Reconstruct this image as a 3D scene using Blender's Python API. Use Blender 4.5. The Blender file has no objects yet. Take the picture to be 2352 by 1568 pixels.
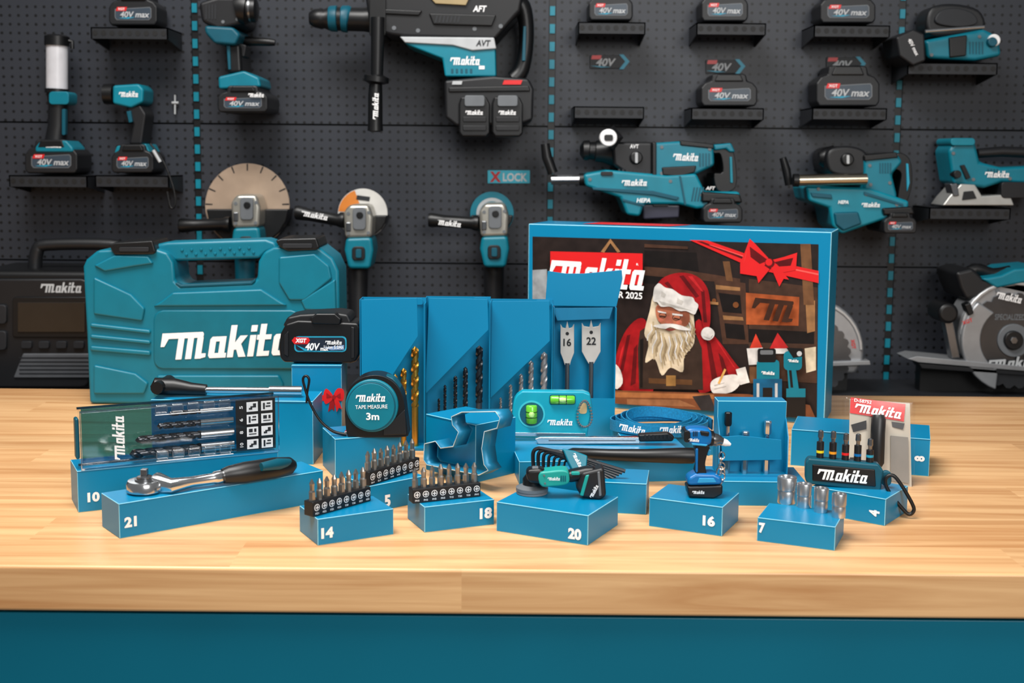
import bpy,bmesh,math,random
from mathutils import Vector as V, Matrix
from math import sin,cos,pi,atan2,radians as R
random.seed(4)
S=bpy.context.scene; COL=S.collection
S.view_settings.view_transform='Standard'
W=2352; F=2850.; PIT=R(7); ROLL=.0085; SH=-.0316; ZT=.9; WY=2.1
CAM=V((0,0,ZT+.3404)); Z=V((0,0,1))
fw=V((0,cos(PIT),-sin(PIT))); r0=V((1,0,0)); u0=V((0,sin(PIT),cos(PIT)))
rt=r0*cos(ROLL)+u0*sin(ROLL); up=u0*cos(ROLL)-r0*sin(ROLL)
def ray(px,py): return fw+rt*((px-1176)/F)+up*((784-py)/F+SH*W/F)
def gz(px,py,z=0):
    d=ray(px,py); return CAM+d*((ZT+z-CAM.z)/d.z)
def proj(P):
    q=P-CAM; w=q.dot(fw); return 1176+F*q.dot(rt)/w, 784-F*(q.dot(up)/w-SH*W/F)
def hat(P,py):
    a,b=0.,.1
    for i in range(12):
        fa=proj(V((P.x,P.y,ZT+a)))[1]-py; fb=proj(V((P.x,P.y,ZT+b)))[1]-py
        if abs(fb-fa)<1e-9: break
        a,b=b,b-fb*(b-a)/(fb-fa)
    return b
class Pl:
    def __init__(s,P,ang=0,tilt=0):
        s.P=V(P); s.ex=V((cos(ang),sin(ang),0)); n=V((-sin(ang),cos(ang),0))
        s.ez=Z*cos(tilt)+n*sin(tilt); s.n=n*cos(tilt)-Z*sin(tilt)
    def at(s,px,py,off=0):
        P=s.P+s.n*off; d=ray(px,py); return CAM+d*((P-CAM).dot(s.n)/d.dot(s.n))
    def k(s,px,py): return (s.at(px+.5,py)-s.at(px-.5,py)).length
    def off(s,o):
        q=Pl(s.P+s.n*o); q.ex,q.ez,q.n=s.ex,s.ez,s.n; return q
def pl(Y): return Y if isinstance(Y,Pl) else Pl((0,Y,0))
def gy(px,py,Y): return pl(Y).at(px,py)
# ---------------- materials
def lin(c): return tuple((x/255)/12.92 if x/255<=.04045 else ((x/255+.055)/1.055)**2.4 for x in c)
MC={}
def M(c,rough=.45,metal=0,var=.07,scale=40,spec=.5):
    key=(c,rough,metal,var,scale,spec)
    if key in MC: return MC[key]
    m=bpy.data.materials.new('surface'); m.use_nodes=True; nt=m.node_tree; b=nt.nodes['Principled BSDF']
    b.inputs['Roughness'].default_value=rough; b.inputs['Metallic'].default_value=metal; b.inputs['Specular IOR Level'].default_value=spec
    tc=nt.nodes.new('ShaderNodeTexCoord'); nz=nt.nodes.new('ShaderNodeTexNoise'); nz.inputs['Scale'].default_value=scale
    mr=nt.nodes.new('ShaderNodeMapRange'); mr.inputs['From Min'].default_value=.3; mr.inputs['From Max'].default_value=.7
    mr.inputs['To Min'].default_value=1-var; mr.inputs['To Max'].default_value=1+var
    hs=nt.nodes.new('ShaderNodeHueSaturation'); hs.inputs['Color'].default_value=(*lin(c),1)
    nt.links.new(tc.outputs['Object'],nz.inputs['Vector']); nt.links.new(nz.outputs['Fac'],mr.inputs['Value'])
    nt.links.new(mr.outputs['Result'],hs.inputs['Value']); nt.links.new(hs.outputs['Color'],b.inputs['Base Color'])
    MC[key]=m; return m
def clear_mat(fac=.13,tint=(1,1,1)):
    m=bpy.data.materials.new('clear_plastic'); m.use_nodes=True; nt=m.node_tree; nt.nodes.remove(nt.nodes['Principled BSDF'])
    t=nt.nodes.new('ShaderNodeBsdfTransparent'); t.inputs[0].default_value=(*tint,1); g=nt.nodes.new('ShaderNodeBsdfGlossy'); g.inputs['Roughness'].default_value=.08
    mx=nt.nodes.new('ShaderNodeMixShader'); mx.inputs[0].default_value=fac
    nt.links.new(t.outputs[0],mx.inputs[1]); nt.links.new(g.outputs[0],mx.inputs[2]); nt.links.new(mx.outputs[0],nt.nodes['Material Output'].inputs[0]); return m
def wood_mat():
    m=bpy.data.materials.new('laminated_wood'); m.use_nodes=True; nt=m.node_tree; N=nt.nodes.new; L=nt.links.new; b=nt.nodes['Principled BSDF']
    b.inputs['Roughness'].default_value=.4
    g=N('ShaderNodeNewGeometry'); sp=N('ShaderNodeSeparateXYZ'); L(g.outputs['Position'],sp.inputs[0])
    def mth(op,a,bb=None):
        n=N('ShaderNodeMath'); n.operation=op
        for i,q in enumerate((a,bb)):
            if q is None: continue
            if hasattr(q,'is_linked'): L(q,n.inputs[i])
            else: n.inputs[i].default_value=q
        return n.outputs[0]
    row=mth('FLOOR',mth('MULTIPLY',mth('ADD',sp.outputs['Y'],.021),1/.068))
    seg=mth('FLOOR',mth('ADD',mth('MULTIPLY',sp.outputs['X'],1.5),mth('MULTIPLY',row,.29)))
    cb=N('ShaderNodeCombineXYZ'); L(row,cb.inputs[0]); L(seg,cb.inputs[1])
    wn=N('ShaderNodeTexWhiteNoise'); L(cb.outputs[0],wn.inputs['Vector'])
    mp=N('ShaderNodeVectorMath'); mp.operation='MULTIPLY'; L(g.outputs['Position'],mp.inputs[0]); mp.inputs[1].default_value=(2.6,46,70)
    ad=N('ShaderNodeVectorMath'); ad.operation='MULTIPLY_ADD'; L(wn.outputs['Color'],ad.inputs[0]); ad.inputs[1].default_value=(2,2,2); L(mp.outputs[0],ad.inputs[2])
    nz=N('ShaderNodeTexNoise'); nz.inputs['Scale'].default_value=1; nz.inputs['Detail'].default_value=7; nz.inputs['Distortion'].default_value=1.1; L(ad.outputs[0],nz.inputs['Vector'])
    cr=N('ShaderNodeValToRGB'); e=cr.color_ramp.elements
    e[0].position=.3; e[0].color=(*lin((192,138,88)),1); e[1].position=.64; e[1].color=(*lin((228,182,130)),1)
    L(nz.outputs['Fac'],cr.inputs[0])
    mr=N('ShaderNodeMapRange'); mr.inputs['To Min'].default_value=.93; mr.inputs['To Max'].default_value=1.06; L(wn.outputs['Value'],mr.inputs['Value'])
    hs=N('ShaderNodeHueSaturation'); L(cr.outputs[0],hs.inputs['Color']); L(mr.outputs[0],hs.inputs['Value']); L(hs.outputs[0],b.inputs['Base Color']); return m
def peg_mat():
    m=bpy.data.materials.new('perforated_steel'); m.use_nodes=True; nt=m.node_tree; N=nt.nodes.new; L=nt.links.new; b=nt.nodes['Principled BSDF']
    b.inputs['Roughness'].default_value=.45; b.inputs['Specular IOR Level'].default_value=.4
    g=N('ShaderNodeNewGeometry'); sp=N('ShaderNodeSeparateXYZ'); L(g.outputs['Position'],sp.inputs[0]); o=[]
    for ax in 'XZ':
        a=N('ShaderNodeMath'); a.operation='MULTIPLY'; L(sp.outputs[ax],a.inputs[0]); a.inputs[1].default_value=1/.0143
        c=N('ShaderNodeMath'); c.operation='FRACT'; L(a.outputs[0],c.inputs[0])
        d=N('ShaderNodeMath'); d.operation='SUBTRACT'; L(c.outputs[0],d.inputs[0]); d.inputs[1].default_value=.5
        e=N('ShaderNodeMath'); e.operation='MULTIPLY'; L(d.outputs[0],e.inputs[0]); L(d.outputs[0],e.inputs[1]); o.append(e.outputs[0])
    s=N('ShaderNodeMath'); s.operation='ADD'; L(o[0],s.inputs[0]); L(o[1],s.inputs[1])
    lt=N('ShaderNodeMath'); lt.operation='LESS_THAN'; L(s.outputs[0],lt.inputs[0]); lt.inputs[1].default_value=.03
    mx=N('ShaderNodeMix'); mx.data_type='RGBA'; L(lt.outputs[0],mx.inputs[0]); mx.inputs[6].default_value=(*lin((46,49,56)),1); mx.inputs[7].default_value=(*lin((10,11,13)),1)
    L(mx.outputs[2],b.inputs['Base Color']); return m
TEAL=M((0,112,132),.4,spec=.45); TEALB=M((0,122,142),.4,spec=.45); TEALD=M((0,78,96),.45,spec=.4); CARD=M((0,122,165),.36,var=.03,scale=9,spec=.4); CARDE=M((140,205,224),.6); CASEM=M((0,108,130),.4,var=.05,spec=.45)
BLK=M((11,12,14),.4,spec=.45); BLK2=M((19,20,23),.46,spec=.45); DG=M((32,34,38),.5,spec=.4); GR=M((100,104,108),.45); LG_=M((180,183,185),.45)
STEEL=M((214,216,218),.17,.96,.03); DSTEEL=M((130,132,135),.27,.9,.05); GOLD=M((220,165,70),.26,.9,.05); WHT=M((240,240,240),.5,0,.02); RED=M((212,28,30),.4,0,.03)
CYAN=M((30,150,180),.45); BLUE=M((0,102,168),.33); BLUEL=M((40,150,200),.33); GREEN=M((100,185,50),.2); CLEAR=clear_mat(.07); GREYPLATE=M((52,64,76),.4)
# ---------------- mesh builder
TXC={}
def textgeo(s,bold,shear):
    k=(s,bold,shear)
    if k not in TXC:
        cu=bpy.data.curves.new('t','FONT'); cu.body=s; cu.size=1; cu.offset=bold; cu.shear=shear; cu.resolution_u=3
        ob=bpy.data.objects.new('t',cu); COL.objects.link(ob); dg=bpy.context.evaluated_depsgraph_get()
        me=bpy.data.meshes.new_from_object(ob.evaluated_get(dg)); vs=[(v.co.x,v.co.y) for v in me.vertices]; fs=[list(p.vertices) for p in me.polygons]
        bpy.data.objects.remove(ob); bpy.data.curves.remove(cu); bpy.data.meshes.remove(me)
        xs=[v[0] for v in vs]; ys=[v[1] for v in vs]; x0,x1,y0,y1=min(xs),max(xs),min(ys),max(ys)
        TXC[k]=([((x-(x0+x1)/2)/(x1-x0),(y-(y0+y1)/2)/(y1-y0)) for x,y in vs],fs)
    return TXC[k]
def norm_quads(q):
    q=[[(x+.3*y,y) for x,y in p] for p in q]
    x0=min(x for p in q for x,y in p); x1=max(x for p in q for x,y in p); y1=max(y for p in q for x,y in p)
    return [[((x-(x0+x1)/2)/(x1-x0),y/y1-.5) for x,y in p] for p in q]
def logo_quads():
    q=[]
    def r(x0,y0,x1,y1): q.append([(x0,y0),(x1,y0),(x1,y1),(x0,y1)])
    q.append([(-1.05,.98),(1.5,.98),(1.56,1.04),(1.56,1.16),(1.48,1.25),(-1.05,1.25)]); q.append([(-1.05,.62),(-.82,.62),(-.6,1),(-1.05,1)])
    r(0,0,.38,1); r(.6,0,.98,1); r(1.2,0,1.58,1); q.append([(1.5,0),(1.86,.06),(1.86,.24),(1.5,.24)])
    nm=len(q)
    for x in (2.02,6.0):
        q.append([(x,.12),(x+.12,0),(x+.38,0),(x+.38,1),(x+.12,1),(x,.88)]); q.append([(x+.62,0),(x+1,0),(x+1,1),(x+.62,1)]); r(x+.3,.77,x+.7,1); r(x+.3,0,x+.7,.23)
    r(6.95,0,7.2,.22); r(2.95,0,3.14,.22)
    x=3.22; r(x,0,x+.38,1.5); q.append([(x+.36,.35),(x+.55,.35),(x+1.12,1),(x+.66,1),(x+.36,.66)]); q.append([(x+.4,.58),(x+.72,.7),(x+1.18,0),(x+.72,0)])
    x=4.5; r(x,0,x+.38,1); r(x,1.16,x+.38,1.46); x=5.08; r(x,0,x+.38,1.5); r(x-.14,.77,x+.76,1); r(x+.3,0,x+.76,.23)
    return norm_quads(q),norm_quads(q[:nm])
LQ,LM=logo_quads()
WINV={}; ROOT={}
class MB:
    def __init__(s): s.v=[];s.f=[];s.m=[]
    def add(s,vs,fs,mi=0):
        b=len(s.v); s.v+=[V(p) for p in vs]; s.f+=[[i+b for i in f] for f in fs]; s.m+=[mi]*len(fs); return s
    def box(s,x0,x1,y0,y1,z0,z1,mi=0):
        return s.prism([V((x0,y0,z0)),V((x1,y0,z0)),V((x1,y0,z1)),V((x0,y0,z1))],(0,y1-y0,0),mi)
    def prism(s,pts,off,mi=0):
        n=len(pts); off=V(off)
        return s.add(list(pts)+[p+off for p in pts],[list(range(n)),list(range(2*n-1,n-1,-1))]+[[i,(i+1)%n,n+(i+1)%n,n+i] for i in range(n)],mi)
    def face(s,pts,mi=0): return s.add(pts,[list(range(len(pts)))],mi)
    def path(s,pts,rad,n=12,closed=False,mi=0):
        pts=[V(p) for p in pts]; N=len(pts)
        if not hasattr(rad,'__len__'): rad=[rad]*N
        vs=[]; u=None; t=V((0,0,1))
        for i in range(N):
            a=pts[i-1] if (i>0 or closed) else pts[i]; b=pts[(i+1)%N] if (i<N-1 or closed) else pts[i]
            if (b-a).length>1e-9: t=(b-a).normalized()
            if u is None: u=t.orthogonal().normalized()
            u=(u-t*u.dot(t)).normalized(); w=t.cross(u)
            vs+=[pts[i]+(u*cos(2*pi*j/n)+w*sin(2*pi*j/n))*rad[i] for j in range(n)]
        fs=[]
        for i in range(N if closed else N-1):
            k=(i+1)%N
            fs+=[[i*n+j,i*n+(j+1)%n,k*n+(j+1)%n,k*n+j] for j in range(n)]
        if not closed: fs+=[list(range(n-1,-1,-1)),list(range((N-1)*n,N*n))]
        return s.add(vs,fs,mi)
    def lathe(s,P,prof,n=24,mi=0,ax=Z):
        ax=V(ax).normalized(); u=ax.orthogonal().normalized(); w=ax.cross(u); vs=[]; P=V(P)
        for r,z in prof: vs+=[P+ax*z+(u*cos(2*pi*j/n)+w*sin(2*pi*j/n))*max(r,1e-5) for j in range(n)]
        fs=[[i*n+j,i*n+(j+1)%n,(i+1)*n+(j+1)%n,(i+1)*n+j] for i in range(len(prof)-1) for j in range(n)]
        fs+=[list(range(n-1,-1,-1)),list(range((len(prof)-1)*n,len(prof)*n))]
        return s.add(vs,fs,mi)
    def twist(s,a,b,r,turns,mi=0,n=16,seg=44,tip=True):
        a,b=V(a),V(b); t=(b-a).normalized(); u=t.orthogonal().normalized(); w=t.cross(u); vs=[]
        for i in range(seg+1):
            f=i/seg; k=1. if (not tip or f<.95) else max(.05,(1-f)/.05)
            for j in range(n):
                an=2*pi*j/n; rr=r*k*(1 if abs(sin(an))<.75 else .5); an+=turns*2*pi*f
                vs.append(a.lerp(b,f)+(u*cos(an)+w*sin(an))*rr)
        fs=[[i*n+j,i*n+(j+1)%n,(i+1)*n+(j+1)%n,(i+1)*n+j] for i in range(seg) for j in range(n)]+[list(range(n-1,-1,-1)),list(range(seg*n,seg*n+n))]
        return s.add(vs,fs,mi)
    def text(s,st,O,ex,ey,w,h,bold=.02,shear=0,mi=0):
        vs,fs=textgeo(st,bold,shear); return s.add([O+ex*(x*w)+ey*(y*h) for x,y in vs],fs,mi)
    def logo(s,O,ex,ey,w,h,mi=0,Q=None):
        nn=ex.cross(ey).normalized()
        for i,p in enumerate(Q or LQ): s.face([O+ex*(x*w)+ey*(y*h)+nn*(i*.000012) for x,y in p],mi)
        return s
    def build(s,name,mats,parent=None,bev=0,seg=2,ang=40,origin=None,bm_=False):
        if not isinstance(mats,(list,tuple)): mats=[mats]
        vs=s.v
        if parent is not None:
            root=ROOT.get(parent.name,parent.name); inv=WINV[root]; vs=[inv@v for v in vs]
        elif origin is not None: vs=[v-V(origin) for v in vs]
        me=bpy.data.meshes.new(name); me.from_pydata(vs,[],s.f)
        for m in mats: me.materials.append(m)
        me.polygons.foreach_set('material_index',s.m)
        bm=bmesh.new(); bm.from_mesh(me); bmesh.ops.recalc_face_normals(bm,faces=bm.faces[:]); bm.to_mesh(me); bm.free()
        me.polygons.foreach_set('use_smooth',[True]*len(me.polygons))
        if not bev: me.set_sharp_from_angle(angle=R(ang))
        o=bpy.data.objects.new(name,me); COL.objects.link(o)
        if parent is not None: o.parent=parent; ROOT[o.name]=ROOT.get(parent.name,parent.name)
        elif origin is not None: o.location=origin
        if bev:
            md=o.modifiers.new('bevel','BEVEL'); md.width=bev; md.segments=seg; md.limit_method='ANGLE'; md.angle_limit=R(30); md.harden_normals=True
            if bm_: md.material=1
        return o
def T(name,label,cat,loc,rot=0,group=None):
    o=bpy.data.objects.new(name,None); COL.objects.link(o); o.location=loc; o.rotation_euler=(0,0,rot); o.empty_display_size=.02
    o['label']=label; o['category']=cat
    if group: o['group']=group
    WINV[o.name]=(Matrix.Translation(V(loc))@Matrix.Rotation(rot,4,'Z')).inverted(); return o
def tag(o,label,cat,group=None):
    o['label']=label; o['category']=cat
    if group: o['group']=group
    return o
def struct(o): o['kind']='structure'; return o
def rc(x0,y0,x1,y1): return [(x0,y0),(x1,y0),(x1,y1),(x0,y1)]
def rr(x0,y0,x1,y1,r=6):
    p=[]
    for cx,cy,a in ((x1-r,y1-r,0),(x0+r,y1-r,90),(x0+r,y0+r,180),(x1-r,y0+r,270)):
        p+=[(cx+r*cos(R(a+t)),cy+r*sin(R(a+t))) for t in (0,30,60,90)]
    return p
def circ(cx,cy,r,n=28,ry=None): return [(cx+r*cos(2*pi*i/n),cy+(ry or r)*sin(2*pi*i/n)) for i in range(n)]
def gear(cx,cy,r,n): return [(cx+(r if j%3 else r*.93)*cos(2*pi*j/(3*n)),cy+(r if j%3 else r*.93)*sin(2*pi*j/(3*n))) for j in range(3*n)]
def cr(pts,k=5,closed=False):
    out=[]; N=len(pts)
    for i in range(N if closed else N-1):
        P=[pts[(i+j)%N] if closed else pts[min(max(i+j,0),N-1)] for j in (-1,0,1,2)]
        for s in range(k):
            t=s/k; out.append(tuple(.5*((2*b)+(-a+c)*t+(2*a-5*b+4*c-d)*t*t+(-a+3*b-3*c+d)*t**3) for a,b,c,d in zip(*P)))
    if not closed: out.append(tuple(pts[-1]))
    return out
def pp(par,name,mat,pts,Y,th,bev=.002,seg=2):
    q=pl(Y); return MB().prism([q.at(*p) for p in pts],q.n*th).build(name,mat,par,bev,seg)
def pt(par,name,mat,pts,Y,n=16,k=0,closed=False):
    q=pl(Y)
    if k: pts=cr(pts,k,closed)
    return MB().path([q.at(x,y) for x,y,r in pts],[r*q.k(x,y) for x,y,r in pts],n,closed).build(name,mat,par,ang=50)
def exy(q,ang): a=R(ang); return q.ex*cos(a)+q.ez*sin(a), q.ez*cos(a)-q.ex*sin(a)
def tx(par,st,px,py,w,h,Y,mat=WHT,ang=0,name='lettering',bold=.02,shear=0,off=.0006):
    q=pl(Y); k=q.k(px,py); ex,ey=exy(q,ang); return MB().text(st,q.at(px,py,-off),ex,ey,w*k,h*k,bold,shear).build(name,mat,par)
def lg(par,px,py,w,h,Y,mat=WHT,ang=0,off=.0006,Q=None):
    q=pl(Y); k=q.k(px,py); ex,ey=exy(q,ang); return MB().logo(q.at(px,py,-off),ex,ey,w*k,h*k,0,Q).build('logo',mat,par)
def dec(par,name,layers,Y,step=.00025,start=.0004,zmin=-9):
    q=pl(Y); mb=MB(); mats=[]
    for i,(m,p) in enumerate(layers):
        if m not in mats: mats.append(m)
        P=[q.at(x,y,-(start+i*step)) for x,y in p]
        for v in P: v.z=max(v.z,zmin)
        mb.face(P,mats.index(m))
    return mb.build(name,mats,par)
def vents(par,x0,y0,x1,y1,n,Y,mat=None,sl=0,name='vent'):
    w=(x1-x0)/n; return dec(par,name,[(mat or BLK,[(x0+i*w+sl,y0),(x0+i*w+w*.5+sl,y0),(x0+i*w+w*.5-sl,y1),(x0+i*w-sl,y1)]) for i in range(n)],Y,step=0,start=.0007)
def screws(par,pts,Y,r=4):
    for x,y in pts: pp(par,'screw',GR,circ(x,y,r,10),pl(Y).off(-.001),.0012,0)
def hook(par,px,py,Y0=2.06):
    a=gy(px,py,Y0); MB().box(a.x-.004,a.x+.004,Y0,WY+.002,a.z-.004,a.z+.004).build('wall_hook',DG,par)
# ---------------- setting
wx=2.2
c0=[gy(x,450,WY).x for x in (456,1264,2054)]
zr=[gy(1176,y,WY).z for y in (-40,290,606,930)]
mb=MB(); mb.box(-wx,wx,WY+.012,WY+.03,0,2.6,1)
xs=[-wx]+c0+[wx]; zs=[2.6]+[zr[1],zr[2]]+[zr[2]-.235,0]
for i in range(4):
    for j in range(4): mb.box(xs[i]+.006,xs[i+1]-.006,WY,WY+.011,zs[j+1]+.0015,zs[j]-.0015,0)
struct(mb.build('wall_back',[peg_mat(),BLK]))
for i,x in enumerate(c0):
    mb=MB(); mb.box(x-.0055,x+.0055,WY+.002,WY+.011,0.1,2.6,0); z=.4
    while z<2: mb.box(x-.0042,x+.0042,WY-.001,WY+.002,z,z+.015,1); z+=.029
    struct(mb.build('trim_%d'%(i+1),[BLK,TEALB]))
struct(MB().box(-2.2,2.2,-1.5,2.13,-.05,0).build('floor',M((90,90,92),.6)))
zl=gy(1176,915,1.9).z
struct(MB().box(-2.2,2.2,1.86,WY-.001,zl-.012,zl).build('trim_4',DG))
P=gz(1176,1308); yf=P.y; zb=hat(P,1413); yb=gz(1176,901).y
wt=tag(MB().box(-1.3,1.3,yf,yb,ZT+zb,ZT).build('worktop',wood_mat(),None,.003,3,origin=(0,yf,ZT+zb)),'pale laminated wooden worktop carrying all the cartons','worktop')
cab=T('workbench_cabinet','teal workbench base under the wooden worktop','workbench',(0,yf+.01,0))
PAN=M((0,102,126),.4,0,.05,6)
MB().box(-1.28,1.28,yf+.03,yb-.02,0,ZT+zb).build('body',DG,cab); MB().box(-1.3,1.3,yf+.008,yf+.03,.05,ZT+zb-.004).build('front_panel',PAN,cab,.001)
# ---------------- wall: shelves, batteries, signs
def shelf(x0,x1,y,label,h=26):
    Yf=2.015; a=gy(x0,y,Yf); b=gy(x1,y,Yf); k=pl(Yf).k(x0,y); mb=MB()
    mb.box(a.x,b.x,Yf,WY,a.z-.002,a.z); mb.box(a.x,b.x,Yf,Yf+.002,a.z-h*k,a.z)
    for x in (a.x,b.x-.002): mb.prism([V((x,Yf,a.z)),V((x,WY,a.z)),V((x,WY,a.z-.03)),V((x,Yf,a.z-h*k))],(.002,0,0))
    n=int((x1-x0)/19)
    for i in range(n):
        c=V((a.x+(b.x-a.x)*(i+.5)/n,Yf-.0005,a.z-h*k*.5)); mb.face([c+V((cos(t*pi/5),0,sin(t*pi/5)))*.0042 for t in range(10)],1)
    return tag(mb.build('wall_shelf',[DG,M((6,6,7),.6)],origin=((a.x+b.x)/2,WY,a.z)),label,'shelf','perforated shelves on the pegboard')
def battery(par,cx,yb,w,h,Y,th,label=None,txt='40V max',name='battery'):
    f=lambda L:[(cx-w/2+x*w,yb-y*h) for x,y in L]
    body=[(.05,0),(0,.12),(0,.56),(.08,.72),(.18,.78),(.2,.97),(.26,1),(.74,1),(.8,.97),(.82,.78),(.92,.72),(1,.56),(1,.12),(.95,0)]
    if par is None: par=T('battery',label,'battery',gy(cx,yb,Y+th/2),group='tool batteries on the wall shelves'); name='housing'
    o=pp(par,name,BLK2,f(body),Y,th,.003)
    pp(o,'ridge',BLK,f([(.24,.76),(.3,.98),(.7,.98),(.76,.76)]),Y-.003,.02,.002)
    dec(o,'label_plate',[(GR,f([(.17,.16),(.13,.24),(.13,.5),(.85,.56),(.88,.5),(.88,.24),(.83,.16)])),(GREYPLATE,f([(.18,.18),(.145,.25),(.145,.48),(.845,.54),(.865,.49),(.865,.25),(.82,.18)])),(CYAN,f([(.2,.22),(.4,.2),(.55,.25),(.4,.25)])),(RED,f([(.15,.44),(.18,.56),(.38,.56),(.36,.44)]))],Y)
    tx(o,txt,cx+.04*w,yb-.33*h,.6*w,.18*h,Y,LG_,shear=.2,off=.0018); tx(o,'XGT',cx-.235*w,yb-.5*h,.14*w,.07*h,Y,WHT,off=.0018); return par
for x0,x1,y,l in ((208,385,62,'top left shelf with one battery above it'),(20,200,402,'shelf under the white lantern'),(218,388,402,'shelf under the small flashlight'),
  (1328,1483,50,'shelf left of the top row of three at right'),(1600,1760,52,'middle shelf of the top row at right'),(1870,2045,57,'right shelf of the top row of three'),(1318,1480,244,'empty shelf above the dust-extractor hammer drill'),
  (1588,1755,247,'shelf carrying the narrower lower battery'),(1866,2038,247,'shelf carrying the bulky lower battery'),(2085,2292,143,'shelf under the power tool at top right'),(2135,2322,476,'shelf under the jigsaw at right edge')):
    shelf(x0,x1,y,'dark perforated metal '+l)
for cx,yb_,w,h,l in ((305,58,112,75,'black battery with grey label on the top left shelf'),(1403,47,102,70,'black battery on the shelf nearest the centre rail, cut by top'),(1665,49,108,75,'black battery on the middle shelf of the top row'),(1948,53,128,75,'wide black battery cut by top edge, right shelf'),
  (1675,244,130,75,'black battery standing below the middle arrow sign'),(1948,244,146,94,'tall bulky black battery below the right arrow sign')):
    battery(None,cx,yb_,w,h,2.03,.06,l)
def sign40(cx,cy,l):
    Y=WY-.003; t=T('sign',l,'sign',gy(cx,cy,WY),group='arrow signs on the pegboard')
    pp(t,'plate',DG,[(cx-45,cy-14),(cx+28,cy-14),(cx+44,cy),(cx+28,cy+16),(cx-45,cy+16)],Y,.0035,.0005)
    dec(t,'arrow',[(CYAN,[(cx+22,cy-16),(cx+32,cy-16),(cx+46,cy),(cx+32,cy+18),(cx+22,cy+18),(cx+36,cy)])],Y); dec(t,'red_tag',[(RED,[(cx-40,cy-14),(cx-18,cy-14),(cx-20,cy-5),(cx-42,cy-5)])],Y); dec(t,'swoosh',[(CYAN,[(cx-44,cy+10),(cx-20,cy+14),(cx+4,cy+13),(cx-20,cy+11)])],Y)
    tx(t,'40V',cx-8,cy+2,46,18,Y,LG_,shear=.25,bold=.03,off=.001)
sign40(1400,141,'grey 40V arrow sign above the empty shelf'); sign40(1666,152,'40V arrow sign above the narrower battery'); sign40(1943,146,'40V arrow sign tucked behind the bulky battery')
t=T('letter_sign','small light teal lettered sign above the right grinder','sign',gy(1168,406,WY)); pp(t,'plate',M((70,200,225),.5),rc(1120,391,1217,421),WY-.003,.0035,.0005)
tx(t,'X',1138,406,26,24,WY-.003,RED,bold=.05); tx(t,'LOCK',1183,407,56,19,WY-.003,WHT,bold=.03)
t=T('peg_hook','small bare metal hook between flashlight and drill','hook',gy(402,250,WY)); pt(t,'rod',LG_,[(402,218,2),(402,262,2)],WY-.006); pt(t,'cap',LG_,[(395,236,3),(410,236,3)],WY-.007); hook(t,402,240,WY-.006)
# ---------------- wall tools
t=T('lantern','white tube lantern with black cap on battery','lantern',gy(120,400,2.04))
battery(t,117,398,122,78,2.02,.07)
pt(t,'grip',BLK2,[(128,325,24),(133,290,22),(134,240,22),(134,212,26)],2.05); pp(t,'collar',TEAL,rr(112,210,158,240,8),2.03,.04); pp(t,'grip_inset',TEALD,rr(142,250,150,310,3),2.03,.01,.001)
pt(t,'tube',M((205,205,210),.3),[(131,208,24),(131,104,24)],2.05,20); pt(t,'cap',BLK,[(131,105,28),(131,84,28),(131,80,20)],2.05,20); pt(t,'lower_ring',BLK,[(131,214,27),(131,204,27)],2.05,20); pt(t,'hang_loop',BLK,[(150,92,5),(166,96,5),(166,112,5)],2.05,8)
pp(t,'foot',TEAL,[(92,322),(152,322),(168,340),(168,350),(80,350),(80,338)],2.018,.06,.004); lg(t,121,334,40,10,2.018)
t=T('flashlight','teal pistol-grip flashlight with hanging black strap','flashlight',gy(300,398,2.04))
battery(t,304,397,98,66,2.02,.07); pp(t,'head',TEALB,[(258,196),(318,192),(330,205),(328,235),(300,248),(258,238)],2.03,.06,.004); pt(t,'lens_ring',BLK,[(262,216,24),(240,216,23)],2.06)
pp(t,'grip',BLK2,[(288,245),(322,240),(336,262),(326,332),(295,332),(305,285)],2.035,.05,.004); pp(t,'foot',TEALB,[(268,335),(335,330),(345,350),(262,352)],2.025,.06); pp(t,'trigger',TEALD,[(290,256),(300,254),(304,280),(296,282)],2.03,.02,.001)
lg(t,295,216,44,13,2.03); pt(t,'strap',BLK,[(345,330,2.5),(375,370,2.5),(398,430,2.5),(402,470,2.5),(392,476,2.5),(384,440,2.5)],2.0,8,4); pt(t,'strap_clip',LG_,[(352,345,4),(368,372,4)],1.998,8)
t=T('impact_drill','black and teal impact drill hanging at upper left','drill',gy(540,258,2.03)); hook(t,535,120)
pt(t,'chuck',BLK,[(545,22,34),(556,20,37),(568,22,37),(570,22,30),(588,22,29),(592,22,18)],2.0,20); pt(t,'chuck_ring',DSTEEL,[(574,22,31),(578,22,31)],2.0,20); pp(t,'motor_housing',BLK2,[(455,5),(500,-8),(560,-8),(560,55),(500,68),(462,50)],1.99,.1,.006); vents(t,472,10,500,44,4,1.99,DG); screws(t,[(512,50),(545,44)],1.99)
pp(t,'gear_case',TEALD,[(468,58),(535,62),(552,80),(540,104),(492,100),(470,76)],1.985,.1,.005); pp(t,'grip',BLK,[(515,98),(552,100),(556,168),(520,170)],2.0,.08,.006); pp(t,'trigger',BLK2,[(548,98),(566,104),(562,130),(550,132)],2.01,.04,.002); pp(t,'grip_inset',TEALD,[(520,104),(528,104),(530,160),(524,160)],1.996,.02,.001)
pp(t,'foot',TEAL,[(500,176),(560,162),(595,178),(600,200),(502,205)],1.99,.09,.004); battery(t,557,258,116,62,1.98,.1); lg(t,588,218,36,10,1.976); pt(t,'side_handle',BLK,[(556,92,8),(572,94,11),(620,97,9),(632,98,7)],2.03)
t=T('demolition_hammer','large black and teal demolition hammer with twin batteries','hammer drill',gy(1120,312,2.03))
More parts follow.
